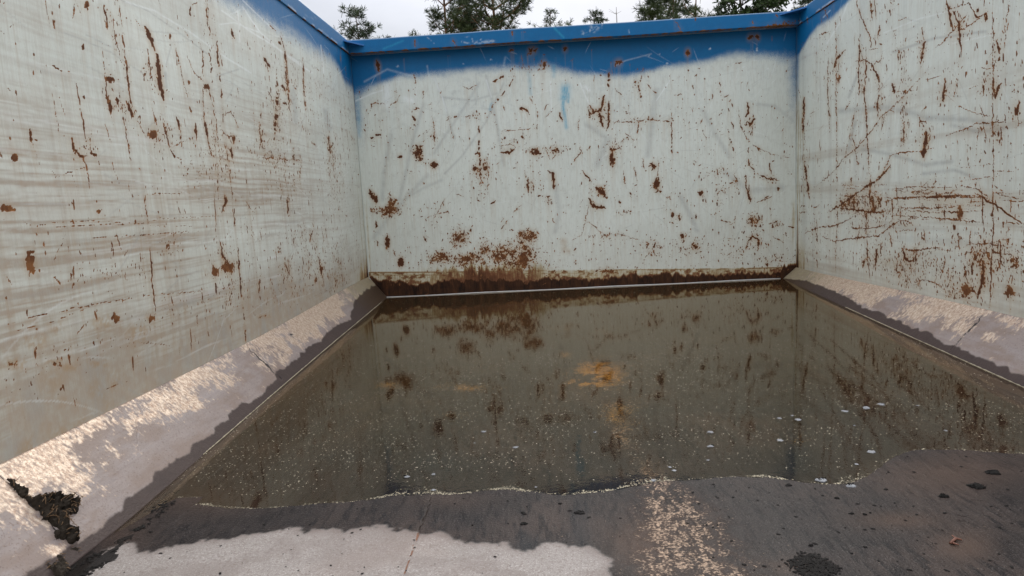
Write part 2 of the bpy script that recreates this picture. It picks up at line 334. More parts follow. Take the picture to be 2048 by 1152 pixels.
CLU(bw, E_, [(330, 265, 75, 24, 120), (735, 425, 50, 40, 120), (630, 530, 60, 30, 140), (780, 545, 90, 30, 220), (890, 490, 24, 70, 90), (980, 510, 70, 50, 180), (1110, 500, 70, 60, 260), (1140, 400, 55, 35, 160), (1000, 580, 260, 35, 300), (1600, 420, 120, 60, 60), (1860, 470, 50, 50, 70), (1560, 120, 60, 50, 40), (1580, 410, 25, 20, 20), (1700, 270, 40, 15, 20), (1270, 220, 40, 12, 20), (560, 250, 40, 40, 12), (440, 190, 15, 25, 12)])
S(bw, G_, [(13, (430, 588), (425, 650), (412, 672)), (13, (420, 700), (440, 720), (462, 690), (460, 655)), (5, (450, 720), (450, 780)), (4.5, (370, 610), (385, 720), (420, 800), (480, 850), (560, 885), (645, 905)), (6, (480, 850), (500, 890)), (11, (335, 695), (340, 737)),
  (12, (430, 920), (440, 960), (467, 980)), (11, (480, 1000), (540, 1030), (605, 1038)), (10, (545, 935), (558, 1000)), (10, (410, 1005), (415, 1090), (440, 1148)), (7, (435, 1060), (425, 1120)), (6, (110, 920), (130, 935)), (6, (100, 620), (110, 642)), (6, (165, 765), (192, 800)), (9, (340, 1000), (372, 1060)), (6, (345, 370), (395, 355)),
  (5, (120, 440), (132, 425)), (4, (0, 548), (48, 542)), (6, (105, 490), (118, 510)), (5, (420, 495), (430, 470)), (5, (290, 560), (312, 545)), (6, (265, 1090), (305, 1120)), (5, (620, 755), (640, 720)), (5, (520, 1140), (545, 1130))])
S(bw, G_, [(6, (265, 420), (270, 550)), (10, (310, 730), (330, 830), (352, 880)), (6, (430, 830), (432, 900))], dash=4)
BL(bw, G_, [(437, 215, 14, 11), (482, 218, 10, 15), (222, 553, 5, 13), (155, 1112, 13, 13), (650, 408, 5, 5), (325, 580, 5, 5), (80, 300, 10, 22, -10), (600, 1090, 6, 11)], rag=1.1)
CLU(bw, G_, [(250, 990, 65, 30, 50), (440, 720, 25, 50, 20), (350, 1050, 25, 40, 25), (450, 950, 30, 50, 20), (80, 680, 60, 30, 15), (660, 880, 25, 100, 20), (550, 1030, 60, 20, 20), (280, 1100, 40, 40, 20)])
S(bw, H_, [(14, (415, 0), (440, 65)), (14, (430, 290), (450, 265), (485, 285), (482, 350)), (6, (420, 290), (425, 345)), (7, (270, 175), (322, 184)), (4, (310, 205), (345, 190), (355, 145)), (6, (470, 75), (560, 40)), (8, (545, 195), (590, 180), (602, 215)), (6, (560, 260), (600, 285), (637, 310)), (9, (690, 215), (660, 212)), (9, (125, 140), (131, 165)), (16, (445, 160), (450, 200))])
BL(bw, H_, [(30, 155, 11, 17), (46, 265, 10, 8), (115, 320, 20, 9, 40)], rag=1.3)
CLU(bw, H_, [(450, 180, 45, 40, 110), (115, 325, 50, 35, 70), (455, 300, 50, 70, 60), (250, 70, 25, 40, 25), (590, 200, 30, 20, 25), (300, 350, 200, 60, 80), (580, 410, 100, 30, 90), (30, 320, 40, 50, 30)])
lq = np.array([on(p, 'back') for p in [(743, 545), (900, 544), (1111, 541), (1360, 539), (1500, 537), (1591, 534)]])
vl = lambda u: np.interp(u, lq[:, 0], lq[:, 2])
hw = WA + WB * D
bw.scatter(1500, (-1.12, 1.12), (.16, 1.2), lambda u, v: .15 + .8 * fbm(u * 4, v * 4, 7, 3) ** 2 + .3 * max(0, .5 - v), size=(.0013, .0042), vert=.45)
bw.scatter(500, (-1.12, 1.12), (.14, .36), lambda u, v: max(0, 1 - (v - .14) / .22) * (1.1 if -1 < u < -.1 else .5), size=(.0012, .004))
# blue spray at the top
bp = [(690, 215), (705, 205), (740, 178), (800, 158), (880, 152), (960, 140), (1030, 139), (1090, 141), (1150, 152), (1200, 154), (1260, 152), (1300, 142), (1360, 130), (1430, 120), (1480, 112), (1530, 114), (1570, 120), (1596, 130)]
bq = np.array([on(p, 'back') for p in bp])
vb = np.interp(bw.U, bq[:, 0], bq[:, 2]) + (fbm(bw.U * 9, bw.V * 3, 4, 3) - .5) * .03
fade = .075 + .04 * ss(.4, .7, fbm(bw.U * 3, bw.V * 0, 9, 2)) + .10 * ss(1.0, 1.15, np.abs(bw.U))
cn = ss(1.075, 1.15, np.abs(bw.U)) * ss(.72, 1.15, bw.V)
bw.A['blue'] = np.maximum(ss(0, 1, (bw.V - vb) / fade + .35), cn * .45) + .24 * ss(.62, 1.1, bw.V) * fbm(bw.U * 5, bw.V * 2, 8, 3)
bw.A['blue'] = np.clip(bw.A['blue'], 0, 1)
# pale and grey rubs
for w, *p in [(7, (600, 450), (650, 560), (720, 800)), (6, (840, 430), (850, 560), (840, 600)), (9, (660, 1000), (760, 900), (900, 700), (1000, 480)), (20, (300, 1150), (310, 1000), (350, 780)), (16, (400, 1150), (480, 800), (540, 600)), (12, (600, 880), (760, 640), (860, 480)), (26, (1880, 520), (1850, 750), (1830, 900)), (30, (1600, 800), (1540, 950)), (22, (1480, 720), (1600, 800)), (14, (900, 440), (960, 700), (1000, 950)), (10, (640, 560), (820, 580), (960, 540))]:
    bw.soft(D_(*p), w / 2.2, .6, 'scuff')
for w, *p in [(22, (170, 640), (230, 760), (320, 900)), (16, (480, 600), (580, 610), (680, 690)), (26, (300, 1000), (430, 1100), (620, 1080))]: bw.soft(G_(*p), w / 2.2, .5, 'scuff')
for w, *p in [(20, (250, 420), (380, 250), (560, 60)), (14, (420, 200), (560, 120), (640, 90)), (20, (1300, 120), (1320, 260), (1300, 380))]: bw.soft(E_(*p), w / 2.2, .5, 'scuff')
for w, *p in [(20, (40, 40), (90, 140), (130, 230))]: bw.soft(H_(*p), w / 2, .6, 'scuff')
for w, *p in [(5, (600, 450), (640, 540), (672, 640)), (4, (900, 460), (930, 560)), (5, (1270, 470), (1275, 640)), (30, (330, 500), (325, 600)), (24, (440, 570), (470, 580)), (5, (1440, 480), (1500, 620)), (14, (1470, 500), (1490, 520)), (6, (150, 580), (240, 540), (320, 515)), (4, (1100, 600), (1140, 700)), (4, (1960, 460), (1880, 580))]: bw.soft(D_(*p), w / 2, .8, 'lite')
for x, y in [(210, 282), (480, 282), (478, 292), (300, 365), (350, 368), (400, 385), (540, 395)]: bw.blob(G_((x, y))[0], 1.3, 1.2, 0, .9, 'lite')
for x, y in [(390, 382), (265, 440), (500, 650), (1840, 318), (1898, 312), (1945, 365), (770, 370), (930, 345)]: bw.blob(D_((x, y))[0], 1.6, 1.1, 0, .7, 'lite')
for w, *p in [(8, (200, 470), (330, 400), (480, 440)), (6, (560, 380), (570, 440)), (7, (1010, 330), (1000, 380)), (5, (1640, 380), (1700, 350), (1850, 310))]: bw.soft(D_(*p), w / 2, .4, 'lite')
bw.soft(D_((1357, 512), (1352, 560)), 17, 1.0, 'teal'); bw.soft(D_((1345, 540), (1342, 620), (1362, 735)), 7, .8, 'teal'); bw.soft(D_((1375, 540), (1372, 590)), 5, .8, 'teal'); bw.soft(D_((930, 600), (922, 632)), 6, .6, 'teal'); bw.soft(D_((1145, 420), (1155, 540)), 7, .45, 'teal'); bw.soft(D_((165, 560), (172, 780)), 7, .35, 'teal'); bw.soft(D_((1290, 380), (1290, 440)), 7, .5, 'teal')
# tide marks at the foot
nz = fbm(bw.U * 60, bw.V * 7, 21, 4); nb = fbm(bw.U * 7, bw.V * 2, 22, 3); U, V = bw.U, bw.V
lob = .026 + .05 * nb + .02 * ss(-.2, -.9, U) - .012 * ss(.2, .8, U) + .03 * ss(1.0, 1.13, np.abs(U))
dark = 1 - ss(-.006, .020, V - hw - lob + (nz - .5) * .05)
tint = (1 - ss(-.004, .010, V - vl(U) + (nz - .5) * .012)) * (.24 + .12 * fbm(U * 8, V * 20, 28, 3) + .30 * ss(.46, .66, fbm(U * 26, V * 34, 29, 5, .65)))
brown = (1 - ss(-.025, .045, V - vl(U) - .012 + (nz - .5) * .12)) * ss(-1.0, -.62, U + (nz - .5) * .3) * (1 - ss(-.32, -.06, U)) * (.50 + .28 * fbm(U * 9, V * 9, 23, 3))
line = np.exp(-((V - vl(U)) / .0045) ** 2) * .58 * ss(.3, .55, fbm(U * 5, V * 30, 26, 3)) + np.exp(-((V - vl(U) + .016) / .004) ** 2) * .5 * ss(.4, .6, fbm(U * 4, V * 20, 27, 3))
red = np.exp(-((V - .10) / .03) ** 2) * .2 * ss(.5, .7, nz)
greyp = np.exp(-(((U + .24) / .05) ** 2 + ((V - .19) / .022) ** 2)) * .9
bw.A['stain'] = np.clip(np.maximum.reduce([tint + red, brown, line, dark * (.82 + .3 * (nz - .3))]), 0, 1)
corner = ss(1.09, 1.15, np.abs(U)); drip = ss(.55, .8, fbm(U * 90, V * 2.5, 24, 3))
bw.A['stain'] = np.maximum(bw.A['stain'], corner * drip * .35 * (1 - ss(.3, 1.0, V)))
bw.A['scuff'] = np.maximum(bw.ch('scuff'), greyp); bw.A['scuff'] = np.maximum(bw.A['scuff'], np.exp(-(((U + .27) / .012) ** 2)) * (V < .19) * .8)
bw.A['dirt'] = np.clip((1 - ss(.14, .5, V)) * .25 * fbm(U * 6, V * 6, 25, 4), 0, 1)
bw.hairlines(260, .16, 'scuff', .45); bw.hairlines(170, .14, 'lite', .5); bw.hairlines(160, .045, 'rust', .85)
bw.A['halo'] = np.maximum(bw.halo(), bw.ch('run') * ss(.25, .6, bw.N)); bw.soft(E_((1345, 440), (1350, 490)), 14, .5, 'halo'); bw.soft(E_((1370, 495),), 12, .55, 'halo')
PK = dict(marks=('rust', 'dirt', 'blue', 'scuff'), wear_glint=('lite', 'stain', 'halo', 'teal'))

# ================================================================== LEFT SIDE WALL
ys = np.concatenate([np.linspace(Y0, .92, 40), steps(.95, D, .0026, .0046)]); vs = steps(HF - .03, H - .002, .003, .0031)
lw = Surf(ys, vs, lambda U, V: np.stack([np.full_like(U, -W2), U, V], -1), 31)
lw.P[..., 0] += dent(lw, .022, 13)
S(lw, A_, [(30, (845, 150), (870, 210), (905, 290)), (30, (910, 310), (920, 420), (925, 500), (938, 578)), (6, (775, 85), (830, 165)), (9, (855, 270), (865, 370), (875, 480)), (10, (710, 200), (725, 330), (735, 440), (745, 540), (760, 625)), (7, (590, 250), (600, 370), (615, 480), (635, 640)),
  (18, (615, 440), (660, 465)), (14, (600, 30), (610, 90), (625, 160)), (12, (500, 20), (512, 68)), (7, (690, 30), (700, 90), (708, 160)), (5, (650, 90), (660, 200), (690, 300), (700, 370)), (9, (445, 480), (470, 620), (490, 760), (502, 830)), (6, (305, 530), (320, 620), (345, 762)),
  (8, (295, 365), (330, 390), (367, 410)), (11, (270, 365), (272, 388)), (6, (390, 410), (422, 410)), (20, (178, 740), (190, 818)), (4, (195, 820), (230, 940), (250, 1020)), (15, (415, 790), (425, 860), (460, 900), (502, 900)), (16, (520, 880), (552, 905)), (7, (315, 1030), (400, 990), (497, 965)), (5, (280, 965), (332, 1026)),
  (18, (670, 560), (682, 602)), (16, (725, 580), (762, 675)), (18, (640, 580), (642, 655)), (7, (700, 620), (720, 740), (740, 880), (757, 930)), (5, (1015, 250), (1040, 370), (1086, 590)), (7, (1080, 320), (1120, 410), (1192, 490)), (7, (1090, 610), (1102, 645)),
  (7, (1190, 0), (1200, 120), (1215, 205)), (7, (1175, 300), (1175, 440)), (6, (1170, 500), (1180, 720), (1217, 905)), (20, (1180, 710), (1197, 785)), (5, (1205, 500), (1250, 700), (1260, 850)), (13, (1330, 160), (1347, 225)), (11, (1105, 30), (1105, 92)), (7, (1120, 30), (1142, 8)),
  (7, (1255, 655), (1300, 660), (1330, 640), (1355, 690), (1372, 742)), (9, (1275, 745), (1310, 785), (1352, 780)), (6, (1545, 140), (1587, 178)), (9, (1615, 210), (1640, 300), (1662, 445)), (13, (1510, 330), (1547, 388)), (11, (1620, 490), (1642, 522)), (11, (1625, 590), (1652, 602)), (6, (1660, 400), (1665, 600), (1682, 700)), (6, (1745, 330), (1750, 450), (1762, 640)), (6, (1510, 910), (1600, 915), (1742, 925)),
  (18, (1010, 660), (1030, 740)), (7, (1030, 740), (1045, 850)), (14, (1125, 700), (1128, 810)), (10, (935, 700), (950, 780), (975, 850)), (8, (850, 750), (842, 790)), (8, (905, 760), (940, 785), (975, 730)), (12, (970, 860), (1000, 905), (1040, 920)), (12, (1335, 850), (1340, 920)), (5, (985, 850), (1050, 815), (1120, 785)), (14, (1600, 240), (1615, 260)), (6, (60, 160), (95, 135)), (7, (0, 165), (30, 192)), (7, (95, 240), (103, 258)), (8, (55, 510), (70, 530)), (8, (310, 115), (316, 135)), (12, (480, 250), (483, 290)), (14, (485, 545), (490, 570)), (5, (880, 650), (905, 740)), (7, (1895, 870), (1925, 820)), (10, (1895, 780), (1905, 880)), (4, (1060, 150), (1120, 250)), (5, (20, 20), (50, 0)), (5, (800, 660), (802, 720)), (6, (1310, 770), (1340, 830)), (4, (600, 700), (640, 830)), (4, (640, 930), (690, 1090)), (6, (1540, 520), (1560, 560)), (5, (1690, 490), (1712, 522)), (7, (1490, 700), (1510, 850)), (5, (1800, 820), (1828, 842)), (12, (1500, 650), (1503, 680)), (9, (1085, 460), (1090, 485))])
S(lw, A_, [(9, (1225, -10), (1250, 200), (1270, 430), (1290, 650), (1310, 900), (1340, 1152))], dash=16); S(lw, A_, [(4, (1225, -10), (1250, 200), (1270, 430), (1290, 650), (1310, 900), (1340, 1152))], k=.6)
S(lw, B_, [(9, (1335, 0), (1350, 200), (1370, 400), (1390, 600), (1410, 750), (1418, 890))], dash=16); S(lw, B_, [(4, (1335, 0), (1350, 200), (1370, 400), (1390, 600), (1410, 750), (1418, 890))], k=.6)
S(lw, A_, [(16, (1590, 425), (1595, 560), (1590, 680), (1580, 805)), (9, (1210, 300), (1230, 480)), (8, (1640, 330), (1670, 640)), (8, (1690, 850), (1700, 1100)), (7, (830, 370), (830, 470)), (8, (1250, 960), (1255, 1150))], dash=4)
BL(lw, A_, [(635, 455, 28, 14, 15), (90, 905, 16, 25), (1195, 500, 18, 20), (1350, 800, 11, 26), (875, 775, 20, 22), (990, 215, 8, 18), (500, 25, 14, 20), (1090, 472, 7, 12)], rag=1.0, k=.85)
S(lw, A_, [(16, (480, 910), (500, 1000), (512, 1090)), (8, (1735, 930), (1725, 1045)), (16, (430, -5), (428, 70), (420, 122))], k=.62)
CLU(lw, A_, [(1590, 640, 40, 150, 170), (1560, 890, 80, 60, 150), (1650, 950, 100, 120, 170), (1920, 1010, 40, 140, 260), (1910, 860, 15, 60, 60), (1300, 880, 60, 110, 110), (1230, 800, 60, 150, 110), (950, 780, 90, 90, 110), (690, 300, 50, 160, 60), (700, 600, 70, 50, 80), (480, 880, 60, 50, 50), (1200, 200, 40, 120, 50), (1130, 1000, 160, 90, 110), (1640, 500, 60, 150, 110), (860, 440, 30, 60, 40), (640, 100, 50, 90, 40), (1760, 560, 80, 200, 90), (920, 480, 60, 120, 70), (1510, 780, 40, 60, 50), (1860, 560, 60, 150, 50)], vert=.9)
S(lw, B_, [(12, (850, 310), (860, 420), (870, 540), (885, 650), (892, 720)), (14, (1280, 130), (1298, 60), (1290, 20)), (5, (170, 202), (340, 185), (520, 178), (700, 186), (740, 192)), (5, (0, 175), (120, 175), (180, 212), (520, 205), (832, 190)), (4, (830, 190), (900, 165), (1100, 160), (1262, 150)), (4, (840, 200), (920, 212), (1100, 205)), (6, (520, 278), (700, 265), (870, 255), (1100, 240)), (6, (0, 780), (200, 730), (420, 680), (640, 640), (742, 620)), (5, (0, 830), (300, 760), (560, 650), (742, 630)), (5, (740, 612), (960, 600), (1192, 580)), (14, (1235, 540), (1243, 602)), (12, (1265, 300), (1280, 380), (1302, 422)), (9, (1640, 420), (1672, 492)), (8, (1660, 30), (1666, 152)), (5, (1415, 60), (1457, 126)), (5, (1160, 590), (1165, 655)), (6, (630, 290), (660, 490)), (6, (305, 410), (330, 370)), (7, (405, 480), (400, 545)), (10, (310, 495), (345, 545)), (8, (450, 350), (460, 388)), (6, (700, 380), (730, 340)), (7, (480, 772), (435, 835)), (5, (1780, 300), (1800, 230)), (6, (820, 30), (840, 200)), (5, (600, 1148), (740, 1100)), (4, (810, 880), (940, 890), (980, 900)), (9, (1830, 380), (1860, 520)), (5, (1500, 480), (1490, 600)), (7, (785, 420), (792, 460)), (4, (370, 250), (300, 420)), (3, (1130, 700), (1135, 800)), (5, (770, 30), (900, 22), (1060, 18))])
BL(lw, B_, [(175, 430, 27, 60), (665, 735, 30, 26), (715, 715, 10, 16), (870, 740, 22, 20), (1230, 470, 26, 32), (1310, 450, 32, 28), (555, 120, 20, 10), (1610, 350, 9, 15), (1820, 515, 9, 15), (955, 325, 14, 18), (40, 105, 40, 18), (1850, 455, 14, 18)], rag=1.3, k=.75)
for x_, y_, rx_, ry_ in [(200, 870, 60, 70), (100, 1000, 90, 60), (300, 980, 60, 36), (320, 790, 12, 60), (580, 760, 16, 80), (1530, 725, 80, 16), (790, 830, 14, 90), (400, 1020, 45, 40), (560, 1000, 70, 40), (1230, 470, 40, 60), (1310, 450, 40, 40), (870, 740, 40, 40)]: lw.soft(B_((x_ - rx_ * .5, y_), (x_ + rx_ * .5, y_)), ry_ / 2.88 * 1.3, .75, 'run')
BL(lw, B_, [(200, 870, 40, 50), (100, 1000, 60, 40), (1530, 725, 60, 10, -15)], speck=.62, k=.6)
CLU(lw, B_, [(1290, 400, 60, 110, 130), (1800, 400, 130, 120, 330), (1940, 480, 60, 130, 260), (640, 470, 90, 60, 50), (800, 450, 60, 60, 40), (1330, 600, 70, 90, 140), (1650, 560, 150, 90, 150), (1000, 680, 200, 60, 70), (450, 480, 70, 40, 30), (960, 330, 60, 40, 40), (1740, 250, 60, 60, 60), (250, 1000, 250, 90, 110), (600, 900, 300, 80, 90), (1450, 300, 60, 160, 60)], vert=.9)
U, V = lw.U, lw.V
lw.scatter(1900, (1.15, 3.64), (.2, 1.25), lambda u, v: .05 + .35 * ss(1.6, 3.4, u) + .7 * max(0, fbm(u * 3, v * 3, 37, 3) - .35), size=(.0013, .0042), el=(1.2, 5), vert=.92)
cor = ss(3.47, 3.67, U)
# dragged dirt, streaky along the wall, heavier low down and towards the open end
wv = V + .035 * (fbm(U * 1.3, V * 2, 41, 3) - .5) + .012 * (fbm(U * 5, V * 4, 42, 2) - .5)
st = fbm(U * 1.5, wv * 42, 43, 6, .72); st2 = fbm(U * 1.3 + 5, wv * 130, 44, 4, .7); gt = ss(.35, .62, fbm(U * 1.1, V * 3.2, 59, 4))
reg = (1 - ss(.62, 1.15, V)) * (1 - .8 * ss(2.3, 3.3, U)); low = (1 - ss(HF, .46, V + (fbm(U * 3, V * 5, 46, 4) - .5) * .30)) * (1 - .45 * ss(2.6, 3.5, U))
lw.A['dirt'] = np.clip(ss(.40, .74, st) * reg * (.14 + .34 * gt) + .30 * ss(.48, .78, fbm(U * 48, V * 1.8, 60, 4)) * (.4 + .6 * reg) + ss(.44, .68, st2) * .5 * (reg * gt + .2) + .22 * reg * gt + low * (.85 + 1.0 * (fbm(U * 2.5, wv * 22, 47, 5, .6) - .25)) + .13 * ss(.45, .7, fbm(U * .7, wv * 12, 48, 4)), 0, 1)
lw.A['scuff'] = np.clip(ss(.62, .8, st) * reg * .5 + low * ss(.45, .72, fbm(U * 16, V * 7, 49, 5, .65)) * .55, 0, 1)
lw.A['lite'] = np.clip(ss(.62, .8, fbm(U * 1.2, wv * 60, 51, 5, .7)) * reg * .5, 0, 1)
for w, *p in [(4, (1400, 40), (1500, 190), (1620, 300), (1800, 420)), (4, (1280, 60), (1440, 180), (1740, 370)), (3, (1270, 140), (1350, 130), (1500, 190)), (4, (730, 10), (900, 60), (1100, 180), (1300, 330), (1440, 420)), (3, (1400, 0), (1560, 160)), (3, (1850, 260), (1870, 420)), (4, (1370, 60), (1380, 240))]: lw.soft(A_(*p), w / 1.6, .9, 'lite')
for w, *p in [(4, (300, 170), (450, 215), (640, 300), (820, 420)), (4, (700, 0), (860, 60), (1050, 190), (1200, 310)), (5, (500, 200), (640, 270)), (26, (1690, 520), (1702, 640), (1700, 700)), (22, (1880, 640), (1905, 740)), (6, (1370, 400), (1250, 440)), (12, (955, 420), (960, 500)), (4, (1000, 250), (960, 380))]: lw.soft(A_(*p), w / 2, .75, 'scuff')
lp = np.array([on(p, 'left') for p in A_((1990, 470), (1960, 400), (1900, 320), (1800, 258), (1700, 215), (1600, 180), (1440, 85), (1300, 10))]); o = np.argsort(lp[:, 1])
vb = np.interp(U, lp[o, 1], lp[o, 2]) + (fbm(U * 5, V * 3, 52, 3) - .5) * .05
lw.A['blue'] = np.clip(ss(0, 1, (V - vb) / (.17 - .06 * ss(3.2, 3.6, U)) + .45) * (1 - .3 * ss(.5, .7, fbm(U * 2, V * 12, 53, 4)) * ss(3.3, 2.6, U)) + .16 * ss(.85, 1.15, V) * ss(2.4, 3.2, U), 0, 1)
drip = ss(.5, .75, fbm(U * 75, V * 2.2, 54, 4))
lw.A['stain'] = np.clip((1 - ss(.15, .33, V + (fbm(U * 40, V * 3, 55, 3) - .5) * .14)) * ss(3.3, 3.62, U) * .6 + cor * drip * .42 * (1 - ss(.5, 1.0, V)) + ss(3.63, 3.67, U) * .12, 0, 1)
lw.hairlines(420, .30, 'scuff', .5, 0); lw.hairlines(260, .3, 'lite', .5, 0); lw.hairlines(420, .12, 'rust', .8, 1.57)
lw.A['halo'] = np.maximum(lw.halo(), np.maximum(lw.ch('run'), low * ss(1.9, 1.2, U) * .55 * ss(.42, .7, fbm(U * 20, V * 14, 58, 4))) * ss(.25, .6, lw.N)); lw.A['rust'] = np.clip(lw.A['rust'], 0, 1)

# ================================================================== RIGHT SIDE WALL
rw = Surf(np.concatenate([np.linspace(Y0, 1.7, 40), steps(1.73, D, .003, .0046)]), vs, lambda U, V: np.stack([np.full_like(U, W2), U, V], -1), 61)
rw.P[..., 0] += dent(rw, .022, 14)
S(rw, G_, [(9, (1050, -5), (1065, 70), (1100, 160), (1125, 220), (1130, 272)), (13, (1178, 150), (1168, 224)), (12, (1563, 0), (1590, 120), (1602, 182)), (9, (1590, 50), (1650, 30), (1700, 20), (1720, 60), (1750, 100), (1812, 75)), (14, (1600, 60), (1640, 150), (1652, 290)), (6, (1500, 282), (1600, 180), (1702, 60)), (7, (1640, 182), (1740, 120), (1792, 85)),
  (6, (1845, -5), (1848, 300), (1840, 700), (1838, 1152)), (20, (1868, 230), (1890, 305)), (7, (1850, 350), (1892, 340)), (7, (1920, 200), (1915, 272)), (5, (1945, 0), (1910, 200)), (15, (1858, 565), (1870, 510), (1896, 480)), (11, (1850, 400), (1852, 560)), (6, (1765, 390), (1840, 395)), (10, (1808, 372), (1816, 346)), (15, (1432, 240), (1418, 372)), (12, (1562, 450), (1548, 585)), (5, (1565, 550), (1640, 610), (1750, 655), (1837, 675)),
  (7, (1570, 780), (1680, 745), (1740, 712), (1840, 705), (1922, 705)), (20, (1450, 760), (1443, 905)), (6, (800, 1080), (850, 1040), (920, 980), (960, 920), (1040, 860), (1120, 770), (1180, 680), (1280, 590), (1340, 530), (1447, 415)), (12, (1040, 1115), (1100, 1080), (1180, 1030), (1245, 950)), (6, (1150, 1050), (1200, 990), (1245, 900), (1290, 882), (1400, 870), (1502, 852)),
  (8, (1097, 270), (1100, 400), (1090, 520), (1105, 750), (1120, 1000)), (10, (1035, 355), (1090, 345), (1130, 370), (1165, 440), (1177, 500)), (9, (1062, 190), (1060, 300), (1055, 450), (1062, 555)), (4, (930, 100), (930, 600), (930, 1152)), (6, (885, 330), (880, 500), (888, 772)), (9, (908, 415), (930, 340), (982, 285)), (9, (938, 475), (952, 430)), (8, (1175, 500), (1165, 620), (1165, 682)), (14, (1250, 480), (1262, 542)), (9, (1320, 700), (1320, 842)), (13, (747, 560), (745, 660), (740, 765)), (11, (750, 930), (770, 1090), (777, 1152)), (5, (1280, 120), (1342, 100)), (7, (840, 200), (887, 185)), (4, (1630, 1050), (1700, 1030), (1862, 1018)), (4, (1650, 965), (1822, 945)), (5, (1510, 990), (1515, 1050), (1470, 1090), (1400, 1100), (1360, 1078)), (5, (1640, 1085), (1600, 1110), (1480, 1130)), (5, (1220, 1095), (1400, 1075), (1652, 1080)), (8, (1200, 1140), (1500, 1132), (1802, 1120)), (22, (1975, 665), (2000, 588)), (4, (1660, 700), (1690, 880), (1705, 1060)), (10, (1420, 160), (1430, 230)), (8, (1285, 290), (1280, 340)), (6, (1010, 580), (980, 640)), (5, (1035, 640), (990, 860)), (5, (1020, 760), (1060, 960)), (9, (1795, 490), (1790, 550)), (8, (1890, 740), (1880, 830)), (12, (1410, 700), (1450, 700)), (6, (1400, 660), (1440, 740)), (6, (1130, 380), (1190, 340)), (8, (1160, 520), (1200, 500)), (6, (1415, 650), (1450, 610)), (10, (1320, 520), (1330, 545)), (5, (1250, 530), (1400, 520)), (5, (1690, 520), (1770, 480)), (7, (1130, 0), (1135, 120)), (9, (1240, 10), (1250, 25)), (7, (855, 30), (885, 100)), (4, (1855, 740), (1720, 735)), (4, (2016, 700), (1955, 760)), (7, (1660, 1070), (1750, 1090), (1820, 1145)), (5, (1850, 990), (1960, 985)), (5, (1840, 1110), (1950, 1115)), (8, (1015, 1020), (1012, 1060)), (6, (1130, 990), (1120, 1150))])
BL(rw, G_, [(1805, 100, 9, 24), (1750, 62, 7, 9), (1550, 560, 10, 24), (1440, 870, 12, 30)], rag=1.1)
CLU(rw, G_, [(1420, 280, 25, 90, 60), (1080, 430, 40, 120, 60), (1860, 350, 40, 150, 90), (1550, 520, 30, 100, 50), (1290, 300, 30, 90, 40), (930, 430, 40, 110, 60), (1790, 500, 40, 60, 40), (1320, 600, 25, 250, 90), (1650, 150, 60, 100, 50), (1190, 540, 40, 100, 50), (1880, 760, 40, 100, 50), (1450, 780, 40, 80, 50), (860, 300, 30, 120, 40), (1620, 480, 40, 120, 50), (1250, 60, 40, 60, 25), (750, 900, 20, 200, 60), (1960, 560, 50, 200, 50), (1700, 950, 200, 100, 60)], vert=.92)
S(rw, H_, [(14, (890, 122), (960, 80), (1062, 8)), (13, (950, 105), (1080, 120), (1202, 130)), (9, (1200, 70), (1300, 45), (1500, 40), (1802, 45)), (7, (1310, 102), (1480, 105), (1642, 95)), (8, (1320, 115), (1500, 130), (1762, 120)), (7, (1360, 150), (1550, 165), (1802, 187)), (11, (1720, 8), (1800, 60), (1860, 90), (1930, 150), (2016, 202)), (6, (1870, 185), (2016, 197)), (6, (1850, 20), (2016, 60)), (7, (750, 252), (830, 215), (920, 205), (1000, 170), (1052, 120)), (9, (850, 268), (920, 295), (1050, 275), (1180, 265), (1230, 220), (1290, 180), (1350, 178), (1377, 207)), (8, (1040, 220), (1120, 222), (1232, 200)), (7, (1010, 213), (1062, 226)), (6, (1230, 280), (1302, 297)), (10, (1330, 345), (1400, 350), (1480, 335), (1542, 330)), (6, (1650, 342), (1690, 315), (1800, 310), (1952, 330)), (7, (1680, 355), (1850, 360), (2016, 382)), (9, (1834, 0), (1835, 200), (1825, 500), (1818, 680)), (7, (1775, 0), (1775, 210)), (22, (1780, 430), (1775, 520), (1748, 625)), (17, (1720, 415), (1713, 485)), (9, (1880, 300), (1880, 442)), (17, (1168, 345), (1160, 432)), (11, (1195, 305), (1190, 382)), (18, (1320, 338), (1330, 390), (1372, 412)), (6, (1400, 550), (1420, 515), (1500, 530), (1562, 582)), (4, (930, 0), (930, 470)), (6, (1110, 290), (1115, 440)), (8, (1100, 130), (1105, 260)), (9, (1255, 60), (1255, 160)), (7, (1560, 100), (1560, 190)), (10, (1610, 190), (1618, 235)), (7, (1440, 230), (1450, 290)), (12, (1130, 0), (1120, 70)), (8, (1640, 260), (1645, 350)), (6, (1900, 60), (2016, 70)), (6, (1940, 50), (1935, 140)), (8, (1095, 400), (1085, 450)), (8, (815, 250), (825, 300)), (6, (800, 105), (830, 88)), (8, (730, 90), (755, 95)), (6, (720, 130), (760, 125)), (12, (1510, 10), (1525, 60)), (6, (1380, 20), (1440, 28), (1500, 5)), (5, (960, 95), (1050, 60)), (5, (1290, 235), (1380, 230)), (6, (1240, 140), (1400, 160)), (5, (1530, 340), (1600, 352)), (7, (1240, 255), (1260, 330)), (12, (1430, 270), (1450, 290)), (6, (1850, 290), (1940, 280)), (5, (1400, 360), (1385, 500)), (5, (820, 350), (825, 450))])
BL(rw, H_, [(1650, 130, 14, 46), (1690, 575, 44, 30), (1930, 580, 26, 26), (1780, 480, 14, 60)], rag=1.3, k=.8)
BL(rw, H_, [(1000, 82, 72, 46), (1160, 90, 60, 60), (1690, 575, 50, 34), (1960, 420, 40, 50), (1780, 420, 30, 50)], speck=.50, k=.8)
